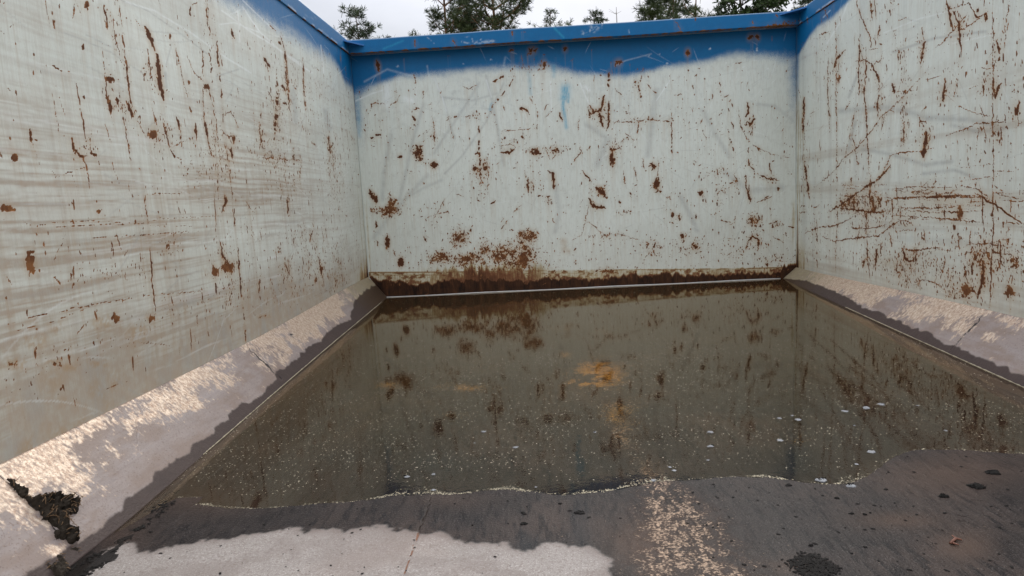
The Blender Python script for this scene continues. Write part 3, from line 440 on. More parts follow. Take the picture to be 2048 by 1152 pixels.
for x_, y_, rx_, ry_ in [(1000, 82, 80, 40), (1690, 575, 70, 40), (1780, 480, 30, 110), (1930, 500, 50, 90), (1230, 420, 80, 70), (1350, 460, 70, 60), (1150, 200, 110, 60), (1640, 600, 120, 40), (1720, 320, 80, 30)]: rw.soft(H_((x_ - rx_ * .5, y_), (x_ + rx_ * .5, y_)), ry_ / 2.88 * 1.3, .5, 'run')
for i in range(26):                                    # long level scrapes
    q = rw.rng.random(4); y = 2 + q[0] * 185; x = 1190 + q[1] * 500; L = 60 + q[2] * 260
    rw.stroke(H_((x, y), (x + L * .5, y + 6 * (q[3] - .5)), (min(x + L, 2016), y + L * .03)), .9 + q[3], .8)
for i in range(22):
    q = rw.rng.random(4); y = -60 + q[0] * 200; x = 920 + q[1] * 250; L = 30 + q[2] * 90
    rw.stroke(H_((x, y), (x + L, y + L * .02)), 1.2 + 1.4 * q[3], .9)
CLU(rw, H_, [(1240, 420, 90, 70, 120), (1350, 460, 90, 70, 100), (1130, 190, 120, 100, 190), (1850, 340, 190, 90, 230), (1500, 470, 180, 90, 200), (1720, 450, 110, 120, 150), (1940, 480, 100, 130, 140), (1440, 380, 120, 60, 110), (1600, 300, 120, 80, 80), (1130, 380, 60, 80, 90), (1750, 380, 60, 40, 120), (1060, 60, 90, 50, 130), (1300, 140, 120, 60, 90), (1640, 600, 120, 40, 160), (1350, 520, 110, 40, 90)], vert=.9)
U, V = rw.U, rw.V
rw.scatter(2400, (1.8, 3.64), (.19, 1.3), lambda u, v: .1 + .55 * max(0, .75 - v) + .7 * max(0, fbm(u * 3, v * 3, 67, 3) - .4), size=(.0013, .0042), el=(1.2, 5), vert=.92)
wv = V + .03 * (fbm(U * 1.3, V * 2, 71, 3) - .5)
rw.A['dirt'] = np.clip(ss(.5, .75, fbm(U * .7, wv * 26, 72, 5, .6)) * .5 * (1 - ss(.6, 1.1, V)) + (1 - ss(HF, .33, V + (fbm(U * 5, V * 5, 73, 3) - .5) * .15)) * .5 * fbm(U * 6, V * 10, 74, 4), 0, 1)
rw.A['scuff'] = np.clip(ss(.60, .85, fbm(U * .8, wv * 22, 75, 4)) * .35 + ss(.5, .75, fbm(U * 22, V * 1.5, 79, 4)) * .28 * ss(.2, 1, U / D), 0, 1)
for w, *p in [(22, (950, 640), (1200, 620), (1330, 640), (1450, 680), (1700, 690), (1850, 720)), (16, (1600, 720), (1760, 760), (1900, 740)), (16, (1080, 860), (1250, 890), (1450, 950), (1600, 930)), (12, (1040, 700), (1000, 860)), (10, (1000, 560), (1060, 400)), (14, (1440, 1000), (1620, 980), (1750, 1030)), (10, (1250, 300), (1500, 220), (1800, 180))]: rw.soft(G_(*p), w / 1.9, .8, 'scuff')
for w, *p in [(3, (1200, 190), (1400, 110), (1600, 60)), (4, (1000, 20), (960, 120), (880, 250)), (3, (1600, 250), (1840, 200)), (3, (900, 60), (860, 100))]: rw.soft(G_(*p), w / 1.6, .8, 'lite')
rp = np.array([on(p, 'right') for p in G_((722, 300), (740, 262), (780, 205), (830, 150), (900, 105), (960, 55), (1040, -10), (1150, -90))]); o = np.argsort(rp[:, 1])
vb = np.interp(U, rp[o, 1], rp[o, 2]) + (fbm(U * 7, V * 4, 76, 3) - .5) * .04
rw.A['blue'] = np.clip(ss(0, 1, (V - vb) / .06 + .35) + ss(0, 1, (V - vb) / .16 + .9) * .16 + ss(3.6, 3.67, U) * ss(.7, 1.1, V) * .55, 0, 1)
drip = ss(.5, .72, fbm(U * 75, V * 2.2, 77, 4)); cor = ss(3.42, 3.67, U)
rw.A['stain'] = np.clip(cor * drip * .5 * (1 - ss(.75, 1.25, V)) + (1 - ss(.15, .4, V + (fbm(U * 40, V * 3, 78, 3) - .5) * .2)) * cor * .38 + ss(3.63, 3.67, U) * .12, 0, 1)
rw.hairlines(300, .25, 'scuff', .45, 0); rw.hairlines(220, .3, 'lite', .5); rw.hairlines(520, .10, 'rust', .85, 1.57); rw.hairlines(70, .14, 'rust', .8, 0)
rw.A['halo'] = np.maximum(rw.halo(), rw.ch('run') * ss(.25, .6, rw.N))
# ================================================================== CORNER PLATES (slanted strips between walls and floor)
R2 = math.sqrt(2); LC = HF * R2
def steep(sg, y):                                        # the plates are not quite even: the far left end stands higher, the far right end lower
    return 1 + (.24 * ss(1.9, D, y) if sg < 0 else -.15 * ss(2.0, D, y))
def corner_plate(sgn, seed, ystart, wetpx, pl):
    t = steps(0, LC, .0030, .0030)
    s = Surf(np.concatenate([np.linspace(Y0, ystart - .03, 40), steps(ystart, D, .0028, .0046)]), t, lambda U, V: np.stack([sgn * (W2 - HF + V / R2), U, V / R2 * steep(sgn, U)], -1), seed)
    U, V = s.U, s.V
    q = np.array([on(p, pl) for p in wetpx]); o = np.argsort(q[:, 1])
    tw = np.interp(U, q[o, 1], q[o, 2] * R2) + (fbm(U * 34, V * 12, seed + 1, 4) - .5) * .022 + (fbm(U * 9, V * 3, seed + 2, 2) - .5) * .012
    s.A['wet'] = 1 - ss(-.0025, .0025, V - tw)
    s.A['wet'] = np.maximum(s.A['wet'], 0)
    w = ss(.28, .85, V / LC + (fbm(U * 16, V * 8, seed + 3, 4) - .5) * .7)
    w = w * (.50 + .75 * ss(.3, .7, fbm(U * 3.5, V * 5, seed + 4, 4)))
    w = ss(.05, .85, w * .8 + (fbm(U * 120, V * 75, seed + 8, 4, .65) - .5) * .9 + (fbm(U * 14, V * 30, seed + 9, 4) - .5) * .9)
    s.A['worn'] = np.clip(w * (1 - .65 * ss(3.2, 3.6, U)) * (1 - .35 * ss(1.35, .95, U)), 0, 1)
    s.A['brown'] = np.clip(ss(.45, .68, fbm(U * 9, V * 22, seed + 10, 5, .65)) * .9 + ss(.9, 1.0, V / LC) * ss(.35, .6, fbm(U * 60, V * 8, seed + 11, 3)) * .6, 0, 1)
    s.A['smear'] = np.clip(ss(.45, .75, fbm(U * 2.2, V * 60, seed + 6, 5, .6)) * (1 - w * .5), 0, 1)
    s.A['olive'] = np.clip(ss(3.05, 3.55, U + (fbm(U * 30, V * 6, seed + 7, 3) - .5) * .5), 0, 1)
    s.A['edge'] = ss(.93, 1.0, V / LC)
    return s
wl = C_((1600, 20), (1530, 90), (1410, 160), (1340, 200), (1310, 240), (1190, 350), (1100, 395), (1088, 440), (1010, 480), (960, 520), (885, 545), (870, 600), (800, 660), (700, 712), (692, 758), (620, 810), (580, 870), (470, 930), (400, 985), (250, 1050), (150, 1150)) + B_((2016, 760), (1870, 850), (1800, 900), (1680, 990), (1590, 1070)) + E_((60, 920), (130, 850), (150, 800), (230, 735))
wr = H_((650, 500), (740, 500), (900, 560), (990, 600), (1060, 640), (1090, 665), (1170, 690), (1260, 740), (1380, 790), (1480, 830), (1560, 890), (1640, 910), (1790, 970), (1860, 1010), (2016, 1080))
cl = corner_plate(-1, 101, .62, wl, 'cl'); cr = corner_plate(1, 131, 1.3, wr, 'cr')
S(cl, B_, [(7, (1418, 890), (1470, 950), (1540, 1010), (1625, 1092))], ch='crack', rag=.8); cl.blob(B_((1678, 832))[0], 3, 2, 30, 1, 'crack'); S(cl, B_, [(3, (1678, 832), (1700, 860))], ch='crack')
S(cl, C_, [(9, (0, 578), (60, 630), (150, 720), (240, 800), (400, 960))], ch='crack', rag=.6)
S(cl, C_, [(4, (785, 260), (800, 430))], ch='crack', rag=.8, k=.4)
S(cr, H_, [(6, (1815, 680), (1740, 770), (1580, 930))], ch='crack', rag=.9)
cl.soft(C_((60, 990), (300, 930), (420, 900)), 12, .6, 'smear')
for s in (cl, cr):
    U, V = s.U, s.V
    s.A['crack'] = np.maximum(s.ch('crack'), 0)
cl.A['worn'] = np.maximum(cl.A['worn'], .9 * np.exp(-((cl.px[..., 0] - 60) / 30) ** 2 - ((cl.px[..., 1] - 1010) / 22) ** 2).clip(0, 1))
cl.A['worn'] = np.nan_to_num(np.maximum(cl.A['worn'], .9 * np.exp(-((cl.px[..., 0] - 110) / 28) ** 2 - ((cl.px[..., 1] - 1100) / 14) ** 2)))

# ================================================================== FLOOR
FX = W2 - HF
fxs = np.linspace(-FX, FX, 760); fys = np.concatenate([np.linspace(Y0, .72, 30), steps(.735, D, .0024, .0046)])
wlp = C_((1130, 745), (1200, 755), (1350, 770), (1500, 770), (1700, 755), (1900, 740), (2016, 735)) + F_((0, 738), (150, 730), (350, 700), (560, 690), (760, 690), (900, 665), (1050, 665), (1200, 680), (1280, 692), (1400, 690), (1600, 672), (1750, 645), (1880, 620), (2016, 610)) + I_((170, 605), (380, 590), (600, 592), (750, 608), (860, 642), (960, 660), (1080, 660), (1140, 630), (1165, 540), (1210, 480), (1400, 425), (1600, 440), (1850, 465), (2016, 470))
wq = np.array([on(p, 'floor') for p in wlp]); o = np.argsort(wq[:, 0]); WX, WY = wq[o, 0], wq[o, 1]
WYM = float(np.mean(WY))
WX, WY = np.linspace(WX[0], WX[-1], 200), np.interp(np.linspace(WX[0], WX[-1], 200), WX, WY); _k = np.ones(21) / 21; WY = np.where(WX > .22, np.convolve(np.pad(WY, 10, 'edge'), _k, 'valid'), WY)
def shore(x): return np.interp(x, WX, WY, left=WY[0] + .03)
def floor_z(x, y):
    sh = shore(x) + (fbm(x * 40, x * 0 + y * 3, 5, 2) - .5) * .012
    yw = sh + (WYM - sh) * ss(.15, .8, np.abs(y - sh))
    return WA + WB * yw + (fbm(x * 3, y * 3, 6, 3) - .5) * .004 * ss(.2, .6, np.abs(y - sh))
def ffn(U, V):
    z = floor_z(U, V); z = z * ss(0, .05, FX - np.abs(U))          # meets the corner plates
    return np.stack([U, V, z], -1)
fl = Surf(fxs, fys, ffn, 201)
U, V = fl.U, fl.V
def inpoly(px, poly):
    x, y = px[..., 0], px[..., 1]; r = np.zeros(x.shape, bool); P = np.array(poly)
    for i in range(len(P)):
        (x1, y1), (x2, y2) = P[i], P[i - 1]
        if y1 == y2: continue
        r ^= ((y1 > y) != (y2 > y)) & (x < (x2 - x1) * (y - y1) / (y2 - y1) + x1)
    return r
dp = C_((470, 1152), (540, 1060), (640, 980), (740, 955), (780, 965), (790, 1015), (870, 1020), (960, 985), (1100, 965), (1280, 930), (1300, 940), (1450, 915), (1560, 890), (1720, 878), (1750, 905), (1840, 885), (1960, 878)) + F_((70, 885), (75, 900), (120, 880), (320, 865), (390, 895), (430, 875), (510, 910), (580, 915), (640, 895), (700, 935), (800, 960), (960, 970), (1020, 965), (1050, 1005), (1120, 1015), (1170, 1000), (1220, 965), (1320, 955), (1400, 980), (1500, 985), (1580, 1030), (1625, 1060), (1600, 1110), (1620, 1152)) + [(1180, 1400), (900, 2400), (-300, 2400), (-100, 1400)]
jx = np.nan_to_num(fl.px, nan=0) + np.stack([(fbm(U * 120, V * 120, 7, 3) - .5) * 16, (fbm(U * 90, V * 90, 8, 3) - .5) * 14], -1)
dry = inpoly(jx, dp) | (fl.z < .5) & (U < .1)
k = np.array([.25, .5, .25]); dry = dry.astype(float)
for ax in (0, 1): dry = np.apply_along_axis(lambda a: np.convolve(a, k, 'same'), ax, dry)
bl_ = dry.copy(); kk = np.ones(9) / 9
for _ in range(3):
    for ax in (0, 1): bl_ = np.apply_along_axis(lambda a: np.convolve(a, kk, 'same'), ax, bl_)
fl.A['fringe'] = np.clip(dry * (1 - bl_) * 1.7 * (.35 + 1.0 * fbm(U * 20, V * 20, 37, 3)) + dry * ss(.52, .66, fbm(U * 8 + 3, V * 11, 38, 5, .65)) * .45, 0, 1)
fl.A['dry'] = dry
S(fl, F_, [(9, (578, 700), (555, 780), (510, 900), (480, 980), (430, 1152))], ch='crack', rag=.9)
fl.stroke([(660 + 430 / 2.88, 1152), (780, 1300)], 3, 1, 'crack')
# bare, polished strip down the middle (constant x) with the sun glint painted in, islands under water
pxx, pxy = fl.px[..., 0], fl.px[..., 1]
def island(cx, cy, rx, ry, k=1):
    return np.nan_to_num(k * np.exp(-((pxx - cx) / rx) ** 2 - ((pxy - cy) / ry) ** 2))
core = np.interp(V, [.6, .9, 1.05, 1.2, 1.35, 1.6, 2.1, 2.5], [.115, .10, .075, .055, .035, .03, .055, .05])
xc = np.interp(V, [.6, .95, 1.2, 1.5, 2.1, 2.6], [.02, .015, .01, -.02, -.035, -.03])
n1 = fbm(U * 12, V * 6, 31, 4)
wear_glint = np.exp(-(np.abs(U - xc - (n1 - .5) * .05) / core) ** 2.2) * np.interp(V, [.8, 1.15, 1.35, 1.6, 1.8, 2.3, 2.6], [1, .95, .5, .35, .15, .3, 0])
wear_glint = np.maximum.reduce([wear_glint, island(1400, 1060, 30, 60, .55), island(1330, 1110, 70, 60, .8), island(1430, 1110, 20, 40, .5), island(1290, 950, 40, 22, .6), island(1245, 870, 30, 35, .7), island(1325, 955, 16, 20, .5), island(1200, 745, 60, 40, .7) * ss(.38, .7, fbm(U * 34, V * 26, 40, 4, .7)), island(1230, 810, 45, 12, .6)])
wear_glint = np.maximum(wear_glint, .5 * np.nan_to_num(np.exp(-((pxx - 1395 - (pxy - 1010) * .55) / 9) ** 2) * (pxy > 1000) * (pxy < 1120)))
fl.A['wear_glint'] = np.clip(wear_glint * (1 - dry) * (.35 + 1.1 * ss(.36, .62, fbm(U * 95, V * 60, 36, 4, .65))), 0, 1)
gold = np.maximum.reduce([island(930, 775, 90, 14, .6), island(780, 770, 40, 14, .6), island(1195, 752, 75, 42, 1.0) * ss(.26, .62, fbm(U * 26, V * 20, 39, 5, .7)), island(1130, 710, 22, 12, .6), island(720, 840, 30, 50, .3), island(930, 830, 90, 14, .4), island(1100, 820, 120, 30, .3), island(1240, 830, 70, 60, .5), island(1600, 880, 40, 20, .4), island(1130, 655, 60, 14, .5), island(1210, 660, 60, 20, .4), island(730, 960, 20, 60, .25)])  # golden patches; the central one paints a sun glint onto bare metal
fl.A['gold'] = np.clip(gold * (.5 + fbm(U * 30, V * 12, 32, 3)), 0, 1)
drk = np.maximum.reduce([island(875, 925, 55, 22, .9), island(690, 915, 60, 14, .7), island(1595, 905, 35, 45, 1.0), island(1590, 940, 60, 18, .7), island(1165, 948, 16, 16, .8), island(1230, 930, 60, 14, .5), island(960, 830, 60, 10, .5), island(1400, 820, 300, 9, .55), island(1440, 740, 90, 20, .5), island(1150, 712, 30, 10, .5), island(1450, 700, 160, 10, .3), island(1160, 1060, 22, 60, .5), island(1050, 1090, 20, 30, .6), island(1620, 820, 260, 8, .4), island(870, 790, 60, 6, .35)])
fl.A['dark'] = np.clip(drk * (.6 + .8 * (fbm(U * 10, V * 10, 33, 3) - .2)), 0, 1)
S(fl, I_, [(6, (1630, 800), (1690, 812)), (5, (1640, 830), (1690, 838)), (4, (1720, 715), (1785, 717)), (4, (1620, 890), (1680, 900))], ch='crack', rag=.8)
fl.A['brown'] = np.nan_to_num(np.clip(.55 * fl.A['wear_glint'] + island(1900, 950, 160, 40, .6) + island(1930, 1090, 60, 30, .8) + island(1800, 1040, 90, 18, .7) + island(1600, 1130, 60, 16, .5) + island(230, 1050, 70, 60, .55) + island(400, 1000, 120, 30, .5) + island(1270, 1080, 60, 40, .5) + island(900, 1000, 90, 22, .35), 0, 1))
grim = np.exp(-((U + FX - .02 - .02 * fbm(V * 8, U * 0, 35, 2)) / .045) ** 2) * (1 - ss(1.0, 1.25, V))
fl.A['grime'] = np.clip(grim * ss(.42, .62, fbm(U * 45, V * 45, 34, 4)) * 1.2, 0, 1)

# ================================================================== MATERIALS
M_wall = painted('worn_pale_paint', (1.6, 60, 1.6)); M_wall.name = 'worn_pale_paint_end'
M_wall = painted('worn_pale_paint_end', (22, 22, 2.2)); M_side = painted('worn_pale_paint_side', (22, 26, 2.0))
def plate_mat():
    t = NT('scraped_steel_plate'); p = t.pos(); ac = t.pos(14, 24, 14); al = t.pos(40, 3, 40)
    wet, worn, crack, olive = t.attr('marks'); smear, edge, brn, _ = t.attr('wear_glint')
    na = t.noise(ac, 6, 4, .65); nl = t.noise(al, 3, 5, .6); nf = t.noise(p, 220, 3, .6); nm = t.noise(p, 22, 4)
    c = t.mix(nm, (.170, .136, .120), (.238, .198, .180)); c = t.mix(t.step(nl, .45, .7, 0, .6), c, (.165, .13, .118)); c = t.mix(t.op('MULTIPLY', smear, .45), c, (.25, .225, .22))
    c = t.mix(t.op('MULTIPLY', brn, .7), c, t.mix(nf, (.12, .078, .056), (.20, .145, .115)))
    c = t.mix(t.step(nf, .54, .70, 0, .7), c, (.10, .066, .052))
    c = t.mix(t.step(t.op('ADD', worn, t.op('MULTIPLY', t.op('SUBTRACT', na, .5), 1.0)), .28, .72, 0, .7), c, t.mix(na, (.22, .145, .11), (.44, .36, .28)))
    wf = t.step(t.op('ADD', t.op('MULTIPLY', worn, .85), t.op('ADD', t.op('MULTIPLY', t.op('SUBTRACT', na, .5), 1.2), t.op('MULTIPLY', t.op('SUBTRACT', nf, .5), 1.3))), .22, .80)
    c = t.mix(wf, c, t.mix(t.step(na, .35, .65), (.31, .215, .15), (.53, .435, .34)))
    c = t.mix(t.op('MULTIPLY', t.op('MULTIPLY', worn, t.step(nf, .52, .66)), .75), c, (.17, .095, .06)); c = t.mix(t.op('MULTIPLY', olive, .75), c, t.mix(na, (.10, .075, .03), (.33, .29, .18)))
    wetc = t.mix(nm, (.036, .026, .024), (.058, .041, .036)); wetc = t.mix(t.op('MULTIPLY', olive, .6), wetc, (.05, .03, .014))
    c = t.mix(wet, c, wetc)
    c = t.mix(t.step(crack, .3, .6), c, (.02, .014, .012))
    dryness = t.op('SUBTRACT', 1.0, wet, clamp=True)
    t.set(Base_Color=c, Metallic=t.op('MULTIPLY', t.op('MULTIPLY', wf, dryness), .28), Roughness=t.fmix(wet, t.fmix(wf, .55, .40), .45), Specular_IOR_Level=t.fmix(wet, .35, .10))
    t.bump(t.op('ADD', t.op('MULTIPLY', na, .7), t.op('ADD', t.op('MULTIPLY', nf, .4), t.op('MULTIPLY', crack, -1.5))), .45, .004)
    return t.m
M_plate = plate_mat()
def floor_mat():
    t = NT('wet_floor_plate'); p = t.pos(); ax = t.pos(5, 8, 9); di = t.pos(1, 1, 1)
    dry, wear_glint, crack, gold = t.attr('marks'); dark, brown, grime, fringe = t.attr('wear_glint')
    mp = t.n('ShaderNodeMapping'); tc = t.n('ShaderNodeTexCoord'); t.l(tc.outputs['Object'], mp.inputs[0]); mp.inputs['Rotation'].default_value = (0, 0, math.radians(38)); mp.inputs['Scale'].default_value = (9, 2, 4)
    nd = t.noise(mp.outputs[0], 8, 5, .65); nm = t.noise(p, 16, 5, .6); nf = t.noise(p, 190, 3, .65); nx = t.noise(ax, 46, 4, .65); nb = t.noise(p, 3.5, 4); ng = t.noise(p, 420, 2, .6)
    d = t.mix(nm, (.180, .160, .143), (.270, .245, .224)); d = t.mix(t.step(nf, .46, .68, 0, .75), d, (.15, .122, .105)); d = t.mix(t.step(nb, .5, .7, 0, .4), d, (.235, .185, .155)); d = t.mix(t.step(ng, .53, .66, 0, .5), d, (.42, .39, .37)); d = t.mix(t.step(nd, .5, .7, 0, .3), d, (.19, .165, .155))
    w = t.mix(nm, (.011, .010, .0105), (.029, .0245, .0235)); w = t.mix(t.step(nb, .42, .68, 0, .6), w, (.056, .040, .033)); w = t.mix(t.step(nd, .46, .66, 0, .85), w, (.007, .0068, .008)); w = t.mix(t.step(nf, .60, .72, 0, .8), w, (.008, .007, .007)); w = t.mix(t.step(ng, .57, .68, 0, .5), w, (.095, .083, .078))
    w = t.mix(t.op('MULTIPLY', brown, .8), w, t.mix(nm, (.042, .026, .018), (.090, .058, .043)))
    w = t.mix(t.op('MULTIPLY', dark, .85), w, (.014, .018, .022))
    w = t.mix(t.step(t.op('ADD', gold, t.op('MULTIPLY', t.op('SUBTRACT', nx, .5), 2.6)), .55, 1.0, 0, .9), w, (.60, .34, .07))
    d = t.mix(t.op('MULTIPLY', fringe, .85), d, t.mix(nm, (.115, .088, .076), (.17, .14, .125)))
    c = t.mix(dry, w, d)
    wf = t.step(t.op('ADD', t.op('MULTIPLY', wear_glint, .50), t.op('ADD', t.op('MULTIPLY', t.op('SUBTRACT', nx, .5), 1.5), t.op('MULTIPLY', t.op('SUBTRACT', nf, .5), 1.5))), .34, .82)
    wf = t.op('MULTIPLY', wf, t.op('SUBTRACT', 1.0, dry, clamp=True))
    c = t.mix(wf, c, t.mix(t.step(gold, .1, .6), (.34, .24, .165), (.50, .29, .09)))  # pale flakes: worn metal plus the strip's sun glint as colour
    c = t.mix(t.step(t.op('ADD', grime, t.op('MULTIPLY', t.op('SUBTRACT', nf, .5), .6)), .35, .5), c, (.012, .010, .009))
    c = t.mix(t.step(crack, .3, .6), c, t.mix(dry, (.016, .011, .009), (.16, .08, .05)))
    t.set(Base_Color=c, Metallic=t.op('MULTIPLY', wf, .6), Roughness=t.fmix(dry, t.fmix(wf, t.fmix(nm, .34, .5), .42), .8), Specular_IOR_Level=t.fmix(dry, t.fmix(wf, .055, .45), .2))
    t.set(Coat_Weight=t.op('MULTIPLY', t.op('SUBTRACT', 1.0, dry, clamp=True), .02), Coat_Roughness=.16, Coat_IOR=1.33)
    t.bump(t.op('ADD', t.op('MULTIPLY', nd, .6), t.op('ADD', t.op('MULTIPLY', nx, t.op('ADD', t.op('MULTIPLY', wear_glint, 1.0), .25)), t.op('ADD', t.op('MULTIPLY', nf, .35), t.op('MULTIPLY', crack, -1.5)))), .40, .006)
    return t.m
M_floor = floor_mat()
def water_mat():
    t = NT('murky_water'); p = t.pos(); N = t.t
    dep, film, _, _ = t.attr('marks')
    N.nodes.remove(t.b)
    n1 = t.noise(t.pos(1, 1.6, 1), 5, 4); n2 = t.noise(p, 70, 2)
    dif = t.n('ShaderNodeBsdfDiffuse'); t.put(dif.inputs[0], t.mix(n1, (.029, .0185, .009), (.047, .031, .016)))
    tr = t.n('ShaderNodeBsdfTransparent'); t.put(tr.inputs[0], t.mix(t.step(dep, 0, .6), (.96, .92, .84), (.86, .72, .48)))
    m1 = t.n('ShaderNodeMixShader'); t.put(m1.inputs[0], t.step(t.op('ADD', dep, t.op('MULTIPLY', t.op('SUBTRACT', n1, .5), .3)), 0, 1.2, .05, .60)); t.l(tr.outputs[0], m1.inputs[1]); t.l(dif.outputs[0], m1.inputs[2])
    gl = t.n('ShaderNodeBsdfGlossy'); gl.inputs['Roughness'].default_value = .02; gl.inputs[0].default_value = (1, .90, .75, 1)
    fr = t.n('ShaderNodeFresnel'); fr.inputs[0].default_value = 1.42
    bp = t.n('ShaderNodeBump'); bp.inputs['Strength'].default_value = .05; bp.inputs['Distance'].default_value = .002; t.l(n2, bp.inputs['Height']); t.l(bp.outputs[0], gl.inputs['Normal']); t.l(bp.outputs[0], fr.inputs['Normal'])
    m2 = t.n('ShaderNodeMixShader'); t.l(fr.outputs[0], m2.inputs[0]); t.l(m1.outputs[0], m2.inputs[1]); t.l(gl.outputs[0], m2.inputs[2]); t.l(m2.outputs[0], t.out.inputs[0])
    return t.m
M_water = water_mat()
M_scum = simple('dried_scum', (.28, .245, .17), .8, .3, 60, 0, .3, .002); M_fleck = simple('floating_dust', (.50, .44, .32), .5, .5, 30, 0, 0)
M_bead = simple('grey_bead', (.36, .35, .33), .45, .3, 60, 0, .4, .003); M_soot = simple('black_crust', (.010, .009, .008), .8, .5, 70, 0, .7, .004)
M_dirt = simple('dark_earth', (.030, .024, .018), .85, .7, 55, 0, .9, .006); M_moss = simple('brown_fibre', (.13, .075, .035), .8, .5, 90)
M_foam = simple('grey_white_foam', (.20, .205, .21), .45, .7, 160, 0, .8, .003); M_twig = simple('red_brown_twig', (.12, .045, .025), .7, .3, 60)
M_steelb = simple('blue_steel', (.02, .13, .36), .5, .2, 12); 
for m_ in (M_soot, M_dirt, M_foam): next(n for n in m_.node_tree.nodes if n.type == 'BSDF_PRINCIPLED').inputs['Specular IOR Level'].default_value = .12
M_dark = simple('dark_steel', (.05, .05, .055), .6, .2, 12, .6)

# ================================================================== THE CONTAINER
root = empty('waste_container', (0, 0, -.235)); tag(root, 'large open steel waste container with scratched pale walls, blue rim and a flooded floor', 'container')
def part(name, me, mat, par=root):
    o = link(name, me, mat, par); 
    if par is root: o.location = (0, 0, .235)
    return o
def mpart(mb, name, mat, smooth=False): 
    o = mb.build(name, mat, root, smooth, MW); o.location = (0, 0, .235); return o
tag(part('end_wall', bw.mesh('end_wall', PK, (0, .03, 0)), M_wall), 'far end wall, chipped pale paint below a blue sprayed band, rusty tide mark at its foot')
tag(part('side_wall', lw.mesh('side_wall', PK, (-.03, 0, 0)), M_side), 'left wall smeared with tan streaks')
tag(part('side_wall', rw.mesh('side_wall', PK, (.03, 0, 0)), M_side), 'right wall with long rusty scrapes')
PC = dict(marks=('wet', 'worn', 'crack', 'olive'), wear_glint=('smear', 'edge', 'brown'))
for s in (cl, cr): part('corner_plate', s.mesh('corner_plate', PC, (0, 0, -.01)), M_plate)
part('floor_plate', fl.mesh('floor_plate', dict(marks=('dry', 'wear_glint', 'crack', 'gold'), wear_glint=('dark', 'brown', 'grime', 'fringe')), (0, 0, -.03)), M_floor)
# beam across the end wall
bz0, bz1 = 1.360, H; byf = D - .06
bm = Surf(np.linspace(-W2 + .004, W2 - .004, 700), np.linspace(bz0, bz1, 22), lambda U, V: np.stack([U, byf + .007 * (fbm(U * 2.2, V * 0, 305, 3) - .5), V + .005 * (fbm(U * 3.1, V * 0 + 4, 306, 3) - .5)], -1), 301)
bm.A['blue'] = np.ones(bm.U.shape)
S(bm, D_, [(9, (490, 225), (487, 282)), (12, (1050, 180), (1052, 205)), (8, (700, 220), (730, 270)), (5, (1100, 180), (1130, 182))], k=.9)
S(bm, G_, [(7, (0, 108), (45, 184)), (6, (580, 82), (598, 98)), (6, (450, 118), (458, 138)), (14, (120, 100), (122, 116))], k=1)
for x, y in [(640, 140), (600, 146), (670, 132)]: bm.blob(G_((x, y))[0], 14, 5, -8, .8, speck=.35)
for w, *p in [(8, (760, 240), (800, 250)), (8, (800, 215), (835, 250), (870, 225)), (6, (780, 210), (820, 225)), (14, (840, 248), (940, 236)), (20, (1460, 190), (1540, 160)), (14, (1500, 150), (1520, 180)), (6, (1568, 135), (1566, 160)), (5, (1720, 170), (1724, 190)), (4, (560, 215), (600, 250))]: bm.soft(D_(*p), w / 2.6, .55, 'lite')
bm.A['lite'] = bm.ch('lite') * ss(.35, .6, fbm(bm.U * 120, bm.V * 120, 302, 2)) + .5 * ss(bz1 - .006, bz1, bm.V)
bm.soft(D_((310, 280), (420, 235)), 4, .5, 'teal'); bm.soft(D_((1290, 160), (1345, 215)), 4, .7, 'teal'); bm.soft(D_((700, 180), (710, 250)), 8, .3, 'scuff'); bm.soft(D_((690, 205), (720, 260)), 8, .4, 'halo')
nb = fbm(bm.U * 40, bm.V * 0, 303, 3); bm.A['rust'] = np.maximum(bm.A['rust'], (1 - ss(0, .004, bm.V - bz0 - .010 * (nb - .5))) * .6); bm.A['halo'] = bm.halo() * .6
part('top_beam', bm.mesh('top_beam', PK, (0, .12, 0)), M_wall)
for s in (-1, 1):                                       # rails along the side walls
    sf = Surf(np.concatenate([np.linspace(Y0, 1.9, 30), np.linspace(1.92, D + .06, 420)]), np.linspace(H - .066, H, 20), lambda U, V: np.stack([s * (W2 - .0035 - .004 * fbm(U * 2.4, V * 0, 307 + s, 3)), U, V + .006 * (fbm(U * 2.7, V * 0, 309 + s, 3) - .5)], -1), 320 + s)
    sf.A['blue'] = np.ones(sf.U.shape); g = fbm(sf.U * 18, sf.V * 0, 330 + s, 3)
    sf.A['rust'] = (1 - ss(.001, .006, sf.V - (H - .066))) * ss(.42, .55, g)
    sf.A['lite'] = ss(.62, .8, fbm(sf.U * 6, sf.V * 30, 331, 3)) * .3 + ss(H - .004, H, sf.V) * .3 + .5 * np.exp(-((sf.V - H + .058) / .003) ** 2) * ss(.5, .6, g)
    sf.A['scuff'] = ss(.6, .8, fbm(sf.U * 5, sf.V * 8, 332, 3)) * .3
    part('top_rail', sf.mesh('top_rail', PK, (s * .06, 0, 0)), M_side)
    b = MB(); x = s * (W2 - .004); sz = .085 if s < 0 else .10; z = H - .016 if s < 0 else H - .004
    tri = [(x, byf - sz, z), (x, byf - .002, z), (x - s * sz, byf - .002, z - (.012 if s < 0 else .006))]
    b.add(tri + [(a, c, e - .007) for a, c, e in tri], [(0, 1, 2), (5, 4, 3), (0, 3, 4, 1), (1, 4, 5, 2), (2, 5, 3, 0)]); mpart(b, 'gusset_plate', M_steelb)
b = MB(); hz = hw + .0005                               # pale bead where the water meets the end wall
pts = [(-W2 + .004, D - .004, HF * 1.24 - .004), (-W2 + .03, D - .004, HF * 1.24 - .046), (-1.062, D - .005, hz + .002)] + [(x, D - .005, hz + .0012 * math.sin(x * 9)) for x in np.linspace(-1.06, 1.065, 40)]
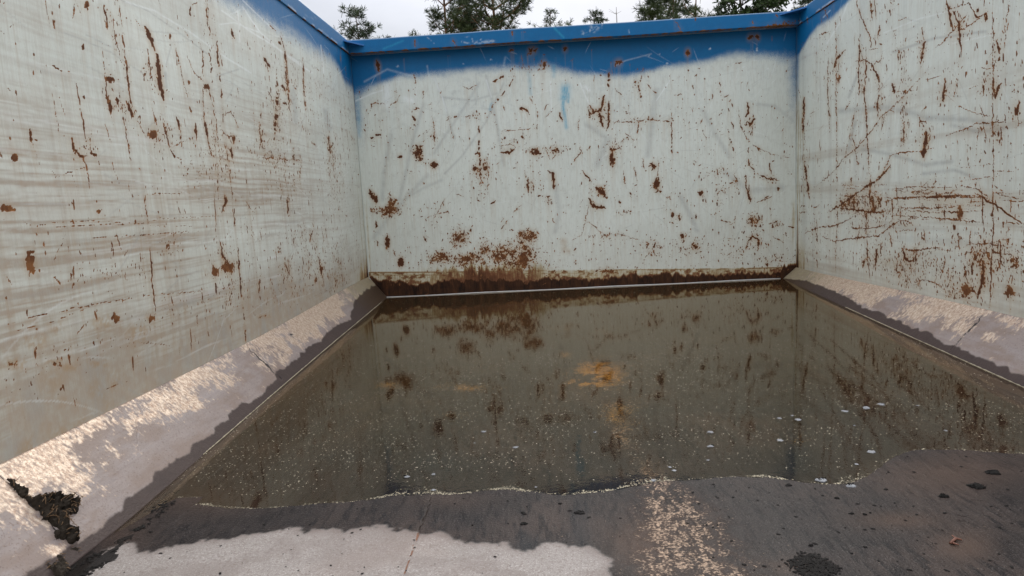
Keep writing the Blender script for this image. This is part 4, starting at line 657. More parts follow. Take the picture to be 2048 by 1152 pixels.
b.tube(pts, [.0022, .0022] + [.0042] * 41, 6); mpart(b, 'pale_bead', M_bead, True)
for s in (-1, 1):
    b = MB(); b.tube([(s * (W2 - .0015), D - .0015, z + .13) for z in np.linspace(0.06, .85, 60)], [.0016 + .0010 * random.Random(i).random() for i in range(60)], 6)
    o = mpart(b, 'pale_bead', simple('painted_weld', (.42, .44, .40), .55, .3, 40), True)
for s in (-1, 1):
    b = MB(); b.box((s * .53 - .05, Y0, -.13), (s * .53 + .05, D, -.035)); mpart(b, 'runner', M_steelb)
    b = MB(); b.tube([(s * .8 - .07, Y0 + .2, -.2), (s * .8 + .07, Y0 + .2, -.2)], .085, 20); o = mpart(b, 'roller', M_dark, False)
    for y in np.linspace(Y0 + .05, D - .15, 8):
        b = MB(); b.box(*sorted([(s * (W2 + .0305), y, 0), (s * (W2 + .075), y + .09, H - .07)])) if s > 0 else b.box((-W2 - .075, y, 0), (-W2 - .0305, y + .09, H - .07)); mpart(b, 'side_rib', M_steelb)
#PART4
# ================================================================== WATER
wx = np.linspace(-W2 + .012, W2 - .012, 380); wy = np.linspace(.74, D - .0005, 460); X, Y = np.meshgrid(wx, wy)
Z = WA + WB * Y; bot = np.where(np.abs(X) > FX, (np.abs(X) - FX) * np.where(X < 0, steep(-1, Y), steep(1, Y)), floor_z(X, Y) * ss(0, .05, FX - np.abs(X))); dep = np.clip((Z - bot) / .05, 0, 1)
idx = np.arange(X.size).reshape(X.shape); Q = np.stack([idx[:-1, :-1], idx[:-1, 1:], idx[1:, 1:], idx[1:, :-1]], -1).reshape(-1, 4)
keep = ((Z - bot) > -.004).reshape(-1)[Q].any(1); Q = Q[keep]; used = np.unique(Q); rem = np.full(X.size, -1); rem[used] = np.arange(len(used)); Q = rem[Q]
P = np.stack([X, Y, Z], -1).reshape(-1, 3)[used]
me = npmesh('water', P, Q); a = me.attributes.new('marks', 'FLOAT_COLOR', 'POINT'); col = np.zeros((len(P), 4), np.float32); col[:, 0] = dep.reshape(-1)[used]; a.data.foreach_set('color', col.ravel()); me.transform(MW)
tag(link('water', me, M_water), 'shallow murky brown rainwater pooled at the far end of the container', 'water', kind='structure')
def wpt(p): return MW @ Vector(tuple(float(v) for v in p))
rng = np.random.default_rng(5); rnd = random.Random(9)
# ------------------------------------------------------------------ floating dust, tide scum
OV = np.array([(1, 0, 0), (.3, .95, 0), (-.8, .6, 0), (-.9, -.5, 0), (.2, -1, 0), (0, 0, .5), (0, 0, -.4)], float)
OF = [(0, 1, 5), (1, 2, 5), (2, 3, 5), (3, 4, 5), (4, 0, 5), (1, 0, 6), (2, 1, 6), (3, 2, 6), (4, 3, 6), (0, 4, 6)]
def specks(name, pts, rad, mat, label, cat, el=1.8, flat=.6):
    n = len(pts); ang = rng.random(n) * 6.28; r = np.asarray(rad)[:, None, None]; V = OV[None] * np.stack([1 + (el - 1) * rng.random(n), np.ones(n), np.full(n, flat)], -1)[:, None, :]
    c, q = np.cos(ang)[:, None], np.sin(ang)[:, None]; V = np.stack([V[..., 0] * c - V[..., 1] * q, V[..., 0] * q + V[..., 1] * c, V[..., 2]], -1) * r + np.asarray(pts)[:, None, :]
    Fc = (np.array(OF)[None] + np.arange(n)[:, None, None] * len(OV)).reshape(-1, 3); me = npmesh(name, V.reshape(-1, 3), Fc, False); me.transform(MW)
    return tag(link(name, me, mat), label, cat, kind='stuff')
def afloat(x, y): return WA + WB * y - (np.where(np.abs(x) > FX, (np.abs(x) - FX) * 1.24, floor_z(x, y))) > .0015
x = rng.uniform(-1.1, 1.1, 60000); y = 1.0 + (D - 1.0) * rng.random(60000) ** 1.5
dn = .10 + .9 * ss(3.3, 1.9, y) * (.35 + .9 * ss(.42, .62, fbm(x * 5, y * 12, 71, 5)))
dn = dn * (1 - .85 * ss(.09, .0, y - shore(x)))
ok = afloat(x, y) & (rng.random(60000) < dn * .5); x, y = x[ok], y[ok]
specks('floating_dust', np.stack([x, y, WA + WB * y + .0003], -1), .0005 + .0009 * rng.random(len(x)) ** 3, M_fleck, 'fine pale specks scattered all over the brown water', 'dust')
x = rng.uniform(-.95, 1.0, 14000); cl_ = fbm(x * 14, x * 0, 72, 3); y = shore(x) + rng.normal(size=14000) * .0022 + .002 + np.abs(rng.normal(size=14000)) * .020 * ss(.5, .7, cl_) * rng.random(14000)
ok = rng.random(14000) < (.04 + .25 * ss(.4, .6, cl_)) * (1 - .75 * ss(.30, .42, x)); x, y = x[ok], y[ok]
z = np.maximum(WA + WB * y, floor_z(x, y)) + .0003
specks('shoreline_scum', np.stack([x, y, z], -1), .0005 + .0011 * rng.random(len(x)) ** 2, M_scum, 'thin pale scum line along the near edge of the water', 'scum')
b = MB()
for pl, P0 in (('cl', [(758, 604), (650, 695), (560, 776), (480, 850), (410, 912)]), ('cr', [(1690, 613), (1720, 627), (1800, 663), (1900, 710), (2060, 776)])):
    q = np.array([on(p, pl) for p in P0]); o = np.argsort(q[:, 1]); yy = np.arange(q[o[0], 1], q[o[-1], 1], .006)
    zz = WA + WB * yy; sg = -1 if pl == 'cl' else 1
    b.tube([(sg * (FX + z / float(steep(sg, y))), y, z + .0006) for y, z in zip(yy, zz)], [.0006 + .0017 * rnd.random() for _ in yy], 5)
tag(b.build('tide_line', M_scum, None, True, MW), 'beaded tan tide lines along both slanted corner plates', 'scum', kind='stuff')
# ------------------------------------------------------------------ grit
def ongrid(px, pl='floor'):
    p = on(px, pl); 
    if pl == 'floor': p[2] = float(floor_z(np.array([p[0]]), np.array([p[1]]))[0]); 
    return p
def floor_lvl(px):                                      # resting point on the floor or on the water, whichever is higher
    p = ongrid(px); w = WA + WB * p[1]
    if w > p[2] + .0005: p = on(px, 'water')
    return p
pts = []; rr = []
c = ongrid((1348 + 800 / 2.88, 752 + 1110 / 2.88))
for i in range(520):
    a = rng.random() * 6.28; r = rng.random() ** .6 * 1.1; x = c[0] + math.cos(a) * r * .030 * (.75 + .5 * rng.random()); y = c[1] + math.sin(a) * r * .031 * (.75 + .5 * rng.random())
    z = float(floor_z(np.array([x]), np.array([y]))[0]); pts.append((x, y, z + .001 + .003 * (1 - r) * rng.random())); rr.append(.0010 + .0016 * rng.random())
specks('black_grit', pts, rr, M_soot, 'round heap of black crumbs on the wet floor at the near right', 'grit', 2.4, .8)
pts = []; rr = []
for i in range(2000):                                    # loose crumbs over the wet floor
    x = rng.uniform(-.95, .98); y = rng.uniform(.74, 1.55)
    if y > shore(x) - .01: continue
    if rng.random() > (.9 if x > .05 else .35): continue
    z = float(floor_z(np.array([x]), np.array([y]))[0]); pts.append((x, y, z + .0008)); rr.append(.0006 + .0022 * rng.random() ** 4)
for i in range(1500):                                   # along the left seam
    y = .70 + .62 * rng.random(); t = rng.random() ** 1.5; x = -FX + .008 + t * .075 * (1.25 - .5 * y)
    if fbm(np.array([x * 40.]), np.array([y * 25.]), 88, 3)[0] < .5: continue
    z = float(floor_z(np.array([x]), np.array([y]))[0] * ss(0, .05, x + FX)); pts.append((x, y, z + .001)); rr.append(.0009 + .003 * rng.random() ** 3)
specks('loose_crumbs', pts, rr, M_soot, 'tiny black crumbs strewn over the wet floor and along the left seam', 'grit', 2.2, .7)
# ------------------------------------------------------------------ lumps
def lump_mesh(sx, sy, sz, seed, rag=.6, sub=4, under=.3):
    bmm = bmesh.new(); bmesh.ops.create_icosphere(bmm, subdivisions=sub, radius=1); r = random.Random(seed)
    V = np.array([v.co for v in bmm.verts]); th = np.arctan2(V[:, 1], V[:, 0])
    out = 1 + rag * (fbm(np.cos(th) * 1.6 + seed * 3.1, np.sin(th) * 1.6 + seed, seed, 4) - .5) * 2
    cr_ = fbm(V[:, 0] * 4 + seed, V[:, 1] * 4 + V[:, 2] * 3, seed + 4, 3)
    V2 = np.stack([V[:, 0] * out * sx, V[:, 1] * out * sy, np.where(V[:, 2] > 0, V[:, 2], V[:, 2] * under) * sz * (.25 + 1.5 * cr_)], -1)
    for v, p in zip(bmm.verts, V2): v.co = p
    return bmm
def shards(bmm, n, sx, sy, sz, seed, ln=.5):
    r = random.Random(seed)
    for _ in range(n):
        a = r.random() * 6.28; d = r.random() ** .5; p = Vector((math.cos(a) * sx * d, math.sin(a) * sy * d, sz * .3 * r.random())); u = Vector((r.uniform(-1, 1), r.uniform(-1, 1), r.uniform(-.1, .9))).normalized(); L = ln * sx * r.uniform(.4, 1); w = u.orthogonal().normalized() * L * .16; h = u.cross(w).normalized() * L * .1
        vs = [bmm.verts.new(p - u * L * .3 + w), bmm.verts.new(p - u * L * .3 - w), bmm.verts.new(p - u * L * .3 + h), bmm.verts.new(p + u * L)]
        for f in ((0, 1, 3), (1, 2, 3), (2, 0, 3), (0, 2, 1)): bmm.faces.new([vs[k] for k in f])
def finish(bmm, name, mat, parent=None, smooth=False):
    me = bpy.data.meshes.new(name); bmm.normal_update(); bmm.to_mesh(me); bmm.free()
    if smooth: me.polygons.foreach_set('use_smooth', [True] * len(me.polygons))
    return link(name, me, mat, parent)
def mpp(p): return float((p - CAM) @ R3[2]) / F         # metres per photo pixel at a point
LUMPS = [(I_((1837, 580)), 42, 20, 'spread black crust flake nearest the right edge, behind the largest lump', 'low'), (I_((1745, 660)), 54, 26, 'largest black crust lump on the wet floor at right', 'low'),
         (I_((1553, 713)), 28, 20, 'compact black crust lump between the largest lump and the row of crumbs', 'low'), (I_((660, 641)), 22, 10, 'small black crust lump just below the scum line, left of the crusted foam', 'low'),
         (I_((938, 713)), 18, 10, 'small black crust lump below the two crusted foam rafts', 'low'), (I_((1222, 666)), 13, 8, 'little black crumb at the right end of the scum line', 'low'),
         (I_((1022, 803)), 16, 9, 'left of the three small black crumbs in a row on the wet floor', 'low'), (I_((1098, 808)), 14, 11, 'middle of the three small black crumbs in a row on the wet floor', 'low'), (I_((1130, 798)), 10, 7, 'right of the three small black crumbs in a row on the wet floor', 'low'),
         (I_((788, 992)), 16, 13, 'spiky black crumb just behind the round heap of grit', 'low'), (I_((1023, 1036)), 12, 6, 'smooth black crumb to the right of the round heap of grit', 'low'),
         (F_((1437, 796)), 34, 13, 'flat black crust flake on the grey wet floor left of the worn, glinting strip', 'low'), (F_((1115, 800)), 18, 8, 'upper of two black crumbs on the dark stain in mid floor', 'low'), (F_((1112, 863)), 26, 12, 'lower of two black crumbs on the dark stain in mid floor', 'low'),
         (F_((820, 872)), 9, 7, 'lone black crumb near the edge of the dry patch', 'low'), (F_((1325, 744)), 13, 8, 'black crumb close under the scum line, above the flat crust flake', 'low')]
for i, (q, w, h, lab, k) in enumerate(LUMPS):
    p = floor_lvl(q[0]); m = mpp(p); sx = w * m * .5 / 2.88 * 2.0; sx = w / 2.88 * m * .62 * 1.35; sy = sx * .75; sz = h / 2.88 * m * .75
    bmm = lump_mesh(sx, sy, sz, 400 + i, .75, 3); shards(bmm, 26, sx, sy, sz, 500 + i)
    o = finish(bmm, 'crust_lump', M_soot); o.location = wpt(p); tag(o, lab, 'crust lump', 'black crust lumps on the floor')
FOAM = [(F_((885, 321)), 22, 11, 'pale foam flake left of the darker puddle centre, furthest back of the pair'), (F_((1070, 411)), 22, 13, 'rounded pale foam flake in the middle of the water'), (F_((595, 567)), 18, 13, 'pale foam flake beside the black crusted one near the scum line'),
        (F_((595, 657)), 20, 12, 'pale foam flake on the scum line at the top of the floor crack'), (F_((832, 386)), 9, 6, 'tiny pale foam dot between two larger flakes'), (F_((1860, 601)), 24, 12, 'pale foam flake on the glinting strip at the water edge'),
        (I_((210, 324)), 24, 11, 'pale foam flake just behind the black crusted one right of the glint'), (I_((716, 252)), 26, 9, 'long pale foam flake pointing right, mid water'), (I_((608, 244)), 20, 9, 'crumbly pale foam flake left of the long pointing one'), (I_((610, 370)), 26, 7, 'thin level foam flake in the near right water'),
        (I_((1108, 184)), 34, 12, 'widest pale foam flake by the reflected rust marks'), (I_((1192, 163)), 28, 9, 'slim pale foam flake just behind the widest one'), (I_((985, 203)), 26, 6, 'thin stick-like foam flake left of the widest one'), (I_((1135, 436)), 34, 10, 'low pale foam flake near the right shore of the water'),
        (I_((1052, 508)), 16, 7, 'small pale foam flake above the right crusted raft'), (I_((195, 485)), 16, 9, 'dim round foam flake below the black crusted one'), (I_((1400, 170)), 16, 5, 'tiny level foam flake by the right corner plate'), (I_((1565, 315)), 15, 8, 'twin foam dots close to the right edge of the picture'), (I_((0, 544)), 18, 6, 'flat grey foam flake near the glinting strip'), (F_((1958, 525)), 16, 8, 'small pale foam flake just right of the glinting strip'), (F_((1185, 640)), 12, 7, 'small foam dot right on the scum line in mid picture'), (I_((680, 228)), 14, 6, 'small foam dot at the upper left of the long pointing flake')]
def foam_mesh(sx, sy, sz, seed):
    bmm = lump_mesh(sx, sy, sz, seed, .55, 3, .2); return bmm
for i, (q, w, h, lab) in enumerate(FOAM):
    p = on(q[0], 'water'); m = mpp(p); sx = w / 2.88 * m * .55; sz = h / 2.88 * m * .38
    bmm = foam_mesh(sx, sx * rnd.uniform(.8, 1.3), sz, 600 + i)
    for k in range(3): 
        a = rnd.random() * 6.28; b2 = foam_mesh(sx * .4, sx * .4, sz * .8, 700 + i * 3 + k); bmesh.ops.translate(b2, verts=b2.verts, vec=(math.cos(a) * sx * 1.1, math.sin(a) * sx * .8, 0)); me = bpy.data.meshes.new('t'); b2.to_mesh(me); b2.free(); bmm.from_mesh(me); bpy.data.meshes.remove(me)
    o = finish(bmm, 'foam_flake', M_foam, None, True); o.location = wpt(p); tag(o, lab, 'foam flake', 'foam flakes on the water')
RAFT = [(I_((850, 602)), 62, 24, 'left one of two large foam rafts on the scum line, black crust behind'), (I_((1020, 633)), 58, 25, 'right of the two large foam rafts on the scum line, evenly speckled black'), (F_((442, 582)), 32, 20, 'foam flake with black crust on its left, floating near the floor crack'), (F_((1525, 324)), 18, 12, 'foam flake with a black crust lump, beside the bright reflection in mid water'), (I_((212, 406)), 36, 19, 'foam flake with a black crust lump at its right end, right of the glint'), (I_((1037, 285)), 14, 8, 'small foam flake topped with black crust, in the right half of the water')]
for i, (q, w, h, lab) in enumerate(RAFT):
    p = on(q[0], 'water'); m = mpp(p); sx = w / 2.88 * m * .52; sy = sx * .75; sz = h / 2.88 * m * .38; e = empty('foam_raft', wpt(p)); tag(e, lab, 'foam raft', 'foam rafts with black crust')
    finish(foam_mesh(sx, sy, sz, 800 + i), 'foam', M_foam, e, True)
    bmm = bmesh.new(); r = random.Random(900 + i); off = (.15, .3) if i == 0 else (0, .05) if i == 1 else (-.55, .15) if i == 2 else (.5, .1) if i == 4 else (0, .2)
    for k in range(22 if i < 2 else 7):
        sp = .8 if i < 2 else .4; b2 = lump_mesh(sx * r.uniform(.06, .13) * (1 if i < 2 else 2.6), sx * r.uniform(.05, .10) * (1 if i < 2 else 2.2), sz * r.uniform(.25, .6), 910 + i * 40 + k, .7, 2)
        bmesh.ops.translate(b2, verts=b2.verts, vec=(sx * (off[0] + r.uniform(-sp, sp)), sy * (off[1] + r.uniform(-sp, sp) * .6), sz * r.uniform(.7, 1.05))); me = bpy.data.meshes.new('t'); b2.to_mesh(me); b2.free(); bmm.from_mesh(me); bpy.data.meshes.remove(me)
    finish(bmm, 'crust', M_soot, e)
# twig
b = MB(); tp = [floor_lvl(q) for q in I_((1590, 985), (1622, 960), (1658, 968))]; c0 = tp[1]
b.tube([tuple(q - c0 + np.array([0, 0, .003])) for q in tp], [.0018, .0024, .0012], 6); b.tube([tuple(tp[1] - c0 + np.array([0, 0, .003])), tuple(floor_lvl(I_((1600, 945))[0]) - c0 + np.array([0, 0, .004]))], [.0016, .0008], 5); b.tube([tuple(tp[0] - c0 + np.array([.004, 0, .003])), tuple(floor_lvl(I_((1640, 995))[0]) - c0 + np.array([0, 0, .003]))], [.0018, .001], 5)
o = b.build('twig', M_twig, None, True); o.location = wpt(c0); tag(o, 'short forked red brown twig lying on the wet floor at right', 'twig')
# dirt caught in the joint of the left corner plate
J_ = crop(0, 940, 5.432)
def dirt_patch(name, outline, pl, h, seed, label, mat, fib):
    q = np.array([on(p, pl) for p in outline]); c = q.mean(0)
    if pl == 'cl': e1 = np.array([0, 1, 0.]); e2 = np.array([-1, 0, 1]) / R2; nn = np.array([1, 0, 1]) / R2
    else: e1 = np.array([1, 0, 0.]); e2 = np.array([0, 1, 0.]); nn = np.array([0, 0, 1.])
    uv = np.stack([(q - c) @ e1, (q - c) @ e2], -1); lo, hi = uv.min(0) - .004, uv.max(0) + .004; st = .0011
    a = np.arange(lo[0], hi[0], st); bb = np.arange(lo[1], hi[1], st); X, Y = np.meshgrid(a, bb)
    jig = np.stack([X + (fbm(X * 160, Y * 160, seed, 3) - .5) * .010, Y + (fbm(X * 160, Y * 160, seed + 3, 3) - .5) * .010], -1); ins = inpoly(jig, uv).astype(float); k = np.ones(9) / 9; sm = ins
    for ax in (0, 1): sm = np.apply_along_axis(lambda t: np.convolve(t, k, 'same'), ax, sm)
    hgt = np.where(ins > 0, h * (.15 + sm ** 2) * (.15 + 1.7 * fbm(X * 130, Y * 130, seed + 7, 4) ** 1.5) + .0008, -.002)
    Pp = c + X[..., None] * e1 + Y[..., None] * e2 + hgt[..., None] * nn
    idx = np.arange(X.size).reshape(X.shape); Q = np.stack([idx[:-1, :-1], idx[:-1, 1:], idx[1:, 1:], idx[1:, :-1]], -1).reshape(-1, 4); keep = (ins.reshape(-1)[Q] > 0).any(1); Q = Q[keep]; used = np.unique(Q); rem = np.full(X.size, -1); rem[used] = np.arange(len(used))
    base = wpt(c); me = npmesh(name, Pp.reshape(-1, 3)[used], rem[Q], False); me.transform(MW); me.transform(Matrix.Translation(-base)); o = link(name, me, mat); o.location = base; tag(o, label, 'dirt')
    if fib:
        b = MB(); r = random.Random(seed); okp = np.argwhere(ins > 0)
        for _ in range(fib):
            j = okp[r.randrange(len(okp))]; p0 = Pp[j[0], j[1]]; d = np.array([r.uniform(-1, 1), r.uniform(-1, 1), r.uniform(-.3, .6)]); d /= np.linalg.norm(d); L = r.uniform(.006, .02)
            w = lambda p: tuple(MW @ Vector(tuple(p)) - base)
            b.tube([w(p0 - d * L * .5 + nn * .002), w(p0 + nn * .004), w(p0 + d * L * .5 + nn * .002 + np.array([0, 0, r.uniform(-.003, .003)]))], [.0004, .0007, .0003], 4)
        tag(b.build('plant_fibres', M_moss, o, False), kind='stuff')
    return o
dirt_patch('dirt_clump', J_((75, 110), (120, 105), (200, 200), (280, 220), (300, 290), (380, 330), (430, 310), (600, 298), (760, 340), (840, 380), (805, 480), (730, 475), (690, 440), (650, 460), (700, 530), (735, 580), (730, 640), (780, 690), (850, 730), (820, 800), (760, 810), (710, 750), (600, 750), (590, 690), (640, 640), (560, 590), (510, 545), (440, 545), (450, 490), (390, 430), (340, 370), (240, 290), (150, 200)), 'cl', .016, 41, 'dark earthy clump with dry fibres caught in the open joint of the left corner plate', M_dirt, 70)
dirt_patch('dirt_heap', J_((330, 1160), (430, 1060), (530, 965), (600, 955), (700, 950), (790, 915), (860, 890), (870, 930), (760, 1000), (740, 1080), (690, 1165)), 'floor', .012, 57, 'black crumbly dirt heap on the floor seam at the bottom left corner', M_dirt, 40)

# ================================================================== OUTSIDE: ground, trees
def world_dir(q): return (MW.to_3x3() @ Vector(tuple(ray(q)))).normalized()
CW = MW @ Vector(tuple(CAM)); GZ = -.235
b = MB(); n = 24; R = 900
b.add([(0, 20, GZ)] + [(R * math.cos(6.2832 * k / n), 20 + R * math.sin(6.2832 * k / n), GZ) for k in range(n)], [(0, k + 1, (k + 1) % n + 1) for k in range(n)])
tag(b.build('ground', simple('gravel_and_grass', (.16, .15, .11), .95, .4, .6, 0, 0)), 'gravel yard around the container', 'ground', kind='structure')
M_bark = simple('pine_bark', (.20, .105, .06), .9, .45, 9, 0, .5, .02); M_bark2 = simple('grey_bark', (.13, .11, .095), .9, .4, 9, 0, .4, .02)
def needle_mat(name, a, c):
    t = NT(name); p = t.pos(); n = t.noise(p, 2.2, 4); n2 = t.noise(p, 14, 2)
    t.set(Base_Color=t.mix(t.step(n, .35, .65), t.mix(n2, a, tuple(v * .6 for v in a)), c), Roughness=.6, Specular_IOR_Level=.3); return t.m
M_pine = needle_mat('pine_needles', (.034, .052, .020), (.070, .092, .032)); M_spruce = needle_mat('spruce_needles', (.032, .050, .026), (.052, .076, .036)); M_leafy = needle_mat('dark_leaves', (.030, .052, .018), (.060, .098, .030))
def tree(name, xt, ytop, dist, base_frac, rad, kind, seed, label, cat, group=None, bark=None, needles=None, dens=1.0, ybase=70):
    d1 = world_dir((xt, max(ytop, -200))); d0 = world_dir((xt, ybase)); hd = Vector((d0.x, d0.y)).normalized()
    el = d1.z / math.hypot(d1.x, d1.y); Ht = CW.z + el * dist - GZ; loc = Vector((CW.x + hd.x * dist, CW.y + hd.y * dist, GZ))
    r = random.Random(seed); e = empty(name, loc); tag(e, label, cat, group)
    tb = MB(); nseg = 10; ph = r.random() * 6.28; tr0 = .012 * Ht + .03
    def tpos(f): return Vector((.02 * Ht * math.sin(f * 3 + ph) * f, .015 * Ht * math.cos(f * 2.3 + ph) * f, f * Ht))
    tb.tube([tpos(i / nseg) for i in range(nseg + 1)], [tr0 * (1 - .93 * (i / nseg) ** 1.1) for i in range(nseg + 1)], 8)
    NV = []; NF = []
    def tuft(p, ax, L, n, wd):
        for _ in range(n):
            u = (ax * .8 + Vector((r.gauss(0, 1), r.gauss(0, 1), r.gauss(.15, .8))).normalized()).normalized(); w = u.cross(Vector((r.gauss(0, 1), r.gauss(0, 1), r.gauss(0, 1)))).normalized() * wd
            k = len(NV); q = p + u * L * r.uniform(.6, 1.1); NV.extend([tuple(p - w * .5), tuple(p + w * .5), tuple(q + w * .35), tuple(q - w * .35)]); NF.append((k, k + 1, k + 2, k + 3))
    f = base_frac; step = (.30 if kind in ('spruce', 'young') else .58) / max(Ht, 1)
    while f < .995:
        g = (f - base_frac) / (1 - base_frac); nb_ = r.choice((3, 4, 5)) if kind != 'bare' else r.choice((1, 2))
        if kind == 'pine': prof = (math.sin(math.pi * min(1, (g * .86 + .14))) ** .6) * (.65 + .45 * r.random())
        elif kind == 'spruce': prof = (1 - g) ** .85 * (.75 + .3 * r.random()) + .04
        elif kind == 'young': prof = (1 - g) ** .75 * (.55 + .6 * r.random()) + .05
        elif kind == 'leafy': prof = math.sqrt(max(0, 1 - (2 * g - .9) ** 2)) * (.7 + .4 * r.random()) + .1
        else: prof = (1 - g) * (.4 + .8 * r.random()) + .08
        a0 = r.random() * 6.28
        for b_ in range(nb_):
            if kind in ('pine', 'young') and r.random() < .16: continue
            a = a0 + 6.2832 * b_ / nb_ + r.gauss(0, .3); L = rad * prof * r.uniform(.7, 1.1); up = {'pine': r.uniform(-.1, .45), 'spruce': r.uniform(-.25, .1), 'young': r.uniform(-.05, .4), 'leafy': r.uniform(.2, .8), 'bare': r.uniform(.3, .9)}[kind] + .5 * g * (kind not in ('spruce', 'young'))
            p = tpos(f); dv = Vector((math.cos(a), math.sin(a), up)).normalized(); pts = [p]; ns = 5 if L > .4 or kind in ('leafy', 'bare') else 2
            for i in range(ns):
                dv = (dv + Vector((r.gauss(0, .12), r.gauss(0, .12), r.gauss(.10 if kind in ('pine', 'young') else .0, .1)))).normalized(); pts.append(pts[-1] + dv * (L / ns))
            br = .008 + .018 * L
            tb.tube(pts, [br * (1 - .8 * i / ns) for i in range(ns + 1)], 4, False)
            if kind == 'bare':
                for i in range(2, ns + 1): tb.tube([pts[i], pts[i] + Vector((r.gauss(0, .12), r.gauss(0, .12), r.uniform(0, .2)))], [.008, .003], 3, False)
                continue
            for i in range(1 if kind == 'spruce' or ns == 2 else 2, ns + 1):
                nsub = max(1, int(round((2.2 + 1.6 * L) * dens * (1.35 if kind == 'pine' else .62 if kind in ('young', 'spruce') else 1))))
                for _ in range(nsub):
                    t_ = r.random(); q = pts[i - 1].lerp(pts[i], t_); sd = Vector((r.gauss(0, 1), r.gauss(0, 1), r.gauss(.05, .16))).normalized(); sl = L * .34 * r.random() * (1.1 - .5 * i / ns) + .05
                    q2 = q + sd * sl
                    if sl > .25: tb.tube([q, q2], [.008, .004], 3, False)
                    tuft(q2, (sd + dv).normalized(), {'pine': .24, 'spruce': .17, 'young': .20, 'leafy': .26}[kind], {'pine': 17, 'spruce': 13, 'young': 12, 'leafy': 9}[kind], {'pine': .020, 'spruce': .020, 'young': .018, 'leafy': .075}[kind])
        f += step * r.uniform(.7, 1.3)
    tb.build('trunk', bark or M_bark, e, True)
    if NV:
        me = bpy.data.meshes.new('crown'); me.from_pydata(NV, [], NF); me.update(); link('crown', me, needles or M_pine, e)
    return e
GT = 'trees beyond the container'
tree('pine_tree', 720, 12, 26, .60, 1.7, 'young', 1, 'lone young pine with an airy pointed crown, at the far left above the corner', 'pine tree', GT, M_bark2, M_spruce, 1.0)
tree('pine_tree', 886, -90, 30, .42, 1.75, 'pine', 2, 'tall pine with a broad clumpy crown, left one of the tall pair', 'pine tree', GT)
tree('pine_tree', 943, -50, 33, .35, 1.05, 'pine', 3, 'slender dark pine squeezed between the two tall pines', 'pine tree', GT, M_bark2)
tree('pine_tree', 994, -120, 30, .40, 2.2, 'pine', 4, 'tall pine with an orange trunk and the widest crown, right one of the tall pair', 'pine tree', GT, None, None, 1.25)
tree('pine_tree', 1099, 20, 27, .62, 1.6, 'young', 5, 'small sparse pine with upturned branches, alone in the sky mid picture', 'pine tree', GT, M_bark2, M_pine, .7)
tree('spruce_tree', 1187, 12, 30, .6, 1.75, 'spruce', 6, 'small dense cone shaped spruce left of the bare sapling', 'spruce tree', GT, M_bark2, M_spruce, 1.2)
tree('bare_sapling', 1241, 14, 28, .55, .5, 'bare', 7, 'thin leafless grey sapling standing alone', 'sapling', GT, M_bark2)
tree('pine_tree', 1308, -6, 30, .40, 1.0, 'pine', 8, 'narrow pine at the left end of the right hand group', 'pine tree', GT, M_bark2, None, .9)
tree('pine_tree', 1352, -30, 34, .40, 1.7, 'pine', 9, 'broad pine in the middle of the right hand group', 'pine tree', GT, None, None, 1.2)
tree('pine_tree', 1394, -50, 31, .42, 1.9, 'pine', 10, 'pine with a clear straight trunk and spreading limbs in the right hand group', 'pine tree', GT)
tree('spruce_tree', 1441, 6, 33, .55, 2.0, 'spruce', 11, 'short dark spruce at the right end of the right hand group', 'spruce tree', GT, M_bark2, M_spruce)
tree('broadleaf_tree', 1487, -60, 36, .35, 1.8, 'leafy', 12, 'dense dark leafy tree, left of the two near the right corner', 'leafy tree', GT, M_bark2, M_leafy)
tree('broadleaf_tree', 1535, -45, 36, .35, 2.0, 'leafy', 13, 'dense dark leafy tree, right of the two near the right corner', 'leafy tree', GT, M_bark2, M_leafy)
tree('bare_sapling', 1588, 6, 32, .5, .5, 'bare', 14, 'wispy sapling just left of the right wall rim', 'sapling', GT, M_bark2)
tree('spruce_tree', 1612, -30, 34, .55, 2.4, 'spruce', 15, 'dark spruce half hidden by the right wall rim', 'spruce tree', GT, M_bark2, M_spruce, 1.3)

# ================================================================== LIGHT
SUN_EL, SUN_AZ = 33, 13                                    # behind thin cloud, beyond the end wall and a little to the right
w = bpy.data.worlds.new('World'); sc.world = w; w.use_nodes = True; t = w.node_tree; t.nodes.clear()
o_ = t.nodes.new('ShaderNodeOutputWorld'); bg = t.nodes.new('ShaderNodeBackground'); t.links.new(bg.outputs[0], o_.inputs[0]); bg.inputs[1].default_value = .10
sky = t.nodes.new('ShaderNodeTexSky'); sky.sky_type = 'NISHITA'; sky.sun_disc = False; sky.sun_elevation = math.radians(SUN_EL); sky.sun_rotation = math.radians(SUN_AZ)
tc = t.nodes.new('ShaderNodeTexCoord'); sp = t.nodes.new('ShaderNodeSeparateXYZ'); t.links.new(tc.outputs['Generated'], sp.inputs[0])
def wm(op, a, b=0.0, c=None):
    x = t.nodes.new('ShaderNodeMath'); x.operation = op
    for s_, v in zip(x.inputs, (a, b, c)):
        if v is None: continue
        if isinstance(v, bpy.types.NodeSocket): t.links.new(v, s_)
        else: s_.default_value = v
    return x.outputs[0]
zc = wm('MAXIMUM', sp.outputs[2], 0.0)
mp = t.nodes.new('ShaderNodeMapping'); mp.inputs['Scale'].default_value = (1, 1, 2.6); t.links.new(tc.outputs['Generated'], mp.inputs[0])
nz_ = t.nodes.new('ShaderNodeTexNoise'); nz_.inputs['Scale'].default_value = 3.2; nz_.inputs['Detail'].default_value = 5; t.links.new(mp.outputs[0], nz_.inputs['Vector'])
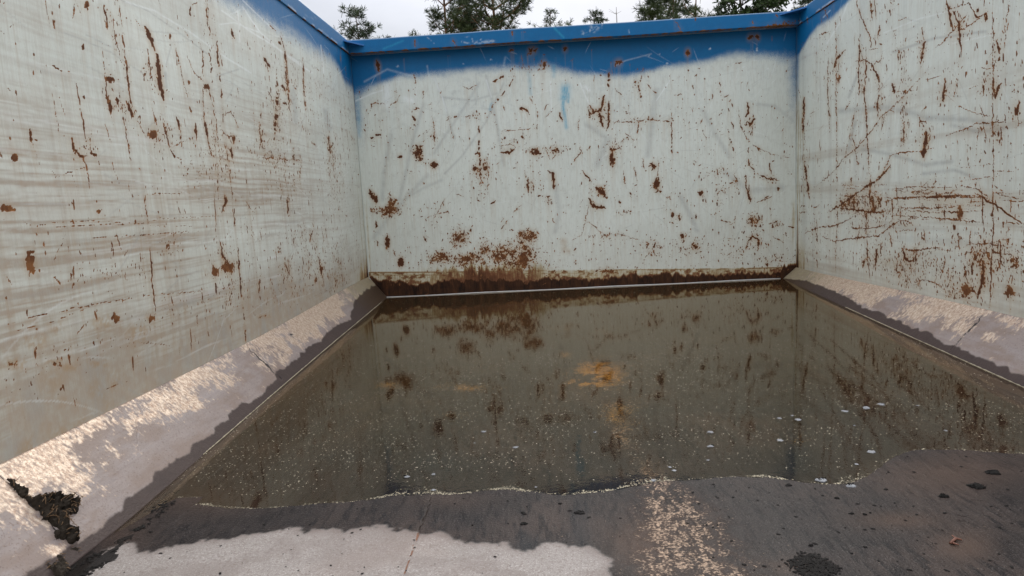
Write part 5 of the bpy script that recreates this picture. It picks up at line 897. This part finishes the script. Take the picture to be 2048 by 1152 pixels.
cloud = wm('MULTIPLY', wm('ADD', wm('MULTIPLY', wm('POWER', zc, 1.6), 28.0), 3.5), wm('ADD', wm('MULTIPLY', nz_.outputs[0], .9), .56))
sd = (math.sin(math.radians(SUN_AZ)) * math.cos(math.radians(SUN_EL)), math.cos(math.radians(SUN_AZ)) * math.cos(math.radians(SUN_EL)), math.sin(math.radians(SUN_EL)))
dot = t.nodes.new('ShaderNodeVectorMath'); dot.operation = 'DOT_PRODUCT'; t.links.new(tc.outputs['Generated'], dot.inputs[0]); dot.inputs[1].default_value = sd
glow = wm('MULTIPLY', wm('POWER', wm('MAXIMUM', dot.outputs['Value'], 0.0), 26.0), 5.0)
cc = t.nodes.new('ShaderNodeMix'); cc.data_type = 'RGBA'; cc.blend_type = 'MULTIPLY'; cc.inputs[0].default_value = 1; t.links.new(wm('ADD', cloud, glow), cc.inputs[6]); cc.inputs[7].default_value = (.965, .98, 1.05, 1)
mx = t.nodes.new('ShaderNodeMix'); mx.data_type = 'RGBA'; mx.inputs[0].default_value = .86; t.links.new(sky.outputs[0], mx.inputs[6]); t.links.new(cc.outputs[2], mx.inputs[7]); t.links.new(mx.outputs[2], bg.inputs[0])
L = bpy.data.lights.new('sun', 'SUN'); L.energy = 1.0; L.angle = math.radians(20); L.color = (1, .93, .82)
so = bpy.data.objects.new('sun', L); C.objects.link(so); so.rotation_euler = (-Vector(sd)).to_track_quat('-Z', 'Y').to_euler(); so.location = (2, 10, 12)

# ================================================================== CAMERA
cd = bpy.data.cameras.new('camera'); cd.sensor_width = 36; cd.lens = F / 2048 * 36; cd.clip_start = .02; cd.clip_end = 3000
co = bpy.data.objects.new('camera', cd); C.objects.link(co)
m3 = Matrix([[R3[0][i], R3[1][i], -R3[2][i]] for i in range(3)]).to_4x4(); co.matrix_world = MW @ Matrix.Translation(tuple(CAM)) @ m3
sc.camera = co
sc.view_settings.view_transform = 'Standard'; sc.view_settings.look = 'None'; sc.view_settings.exposure = .36; sc.view_settings.gamma = 1
sc.cycles.max_bounces = 8; sc.cycles.transparent_max_bounces = 8
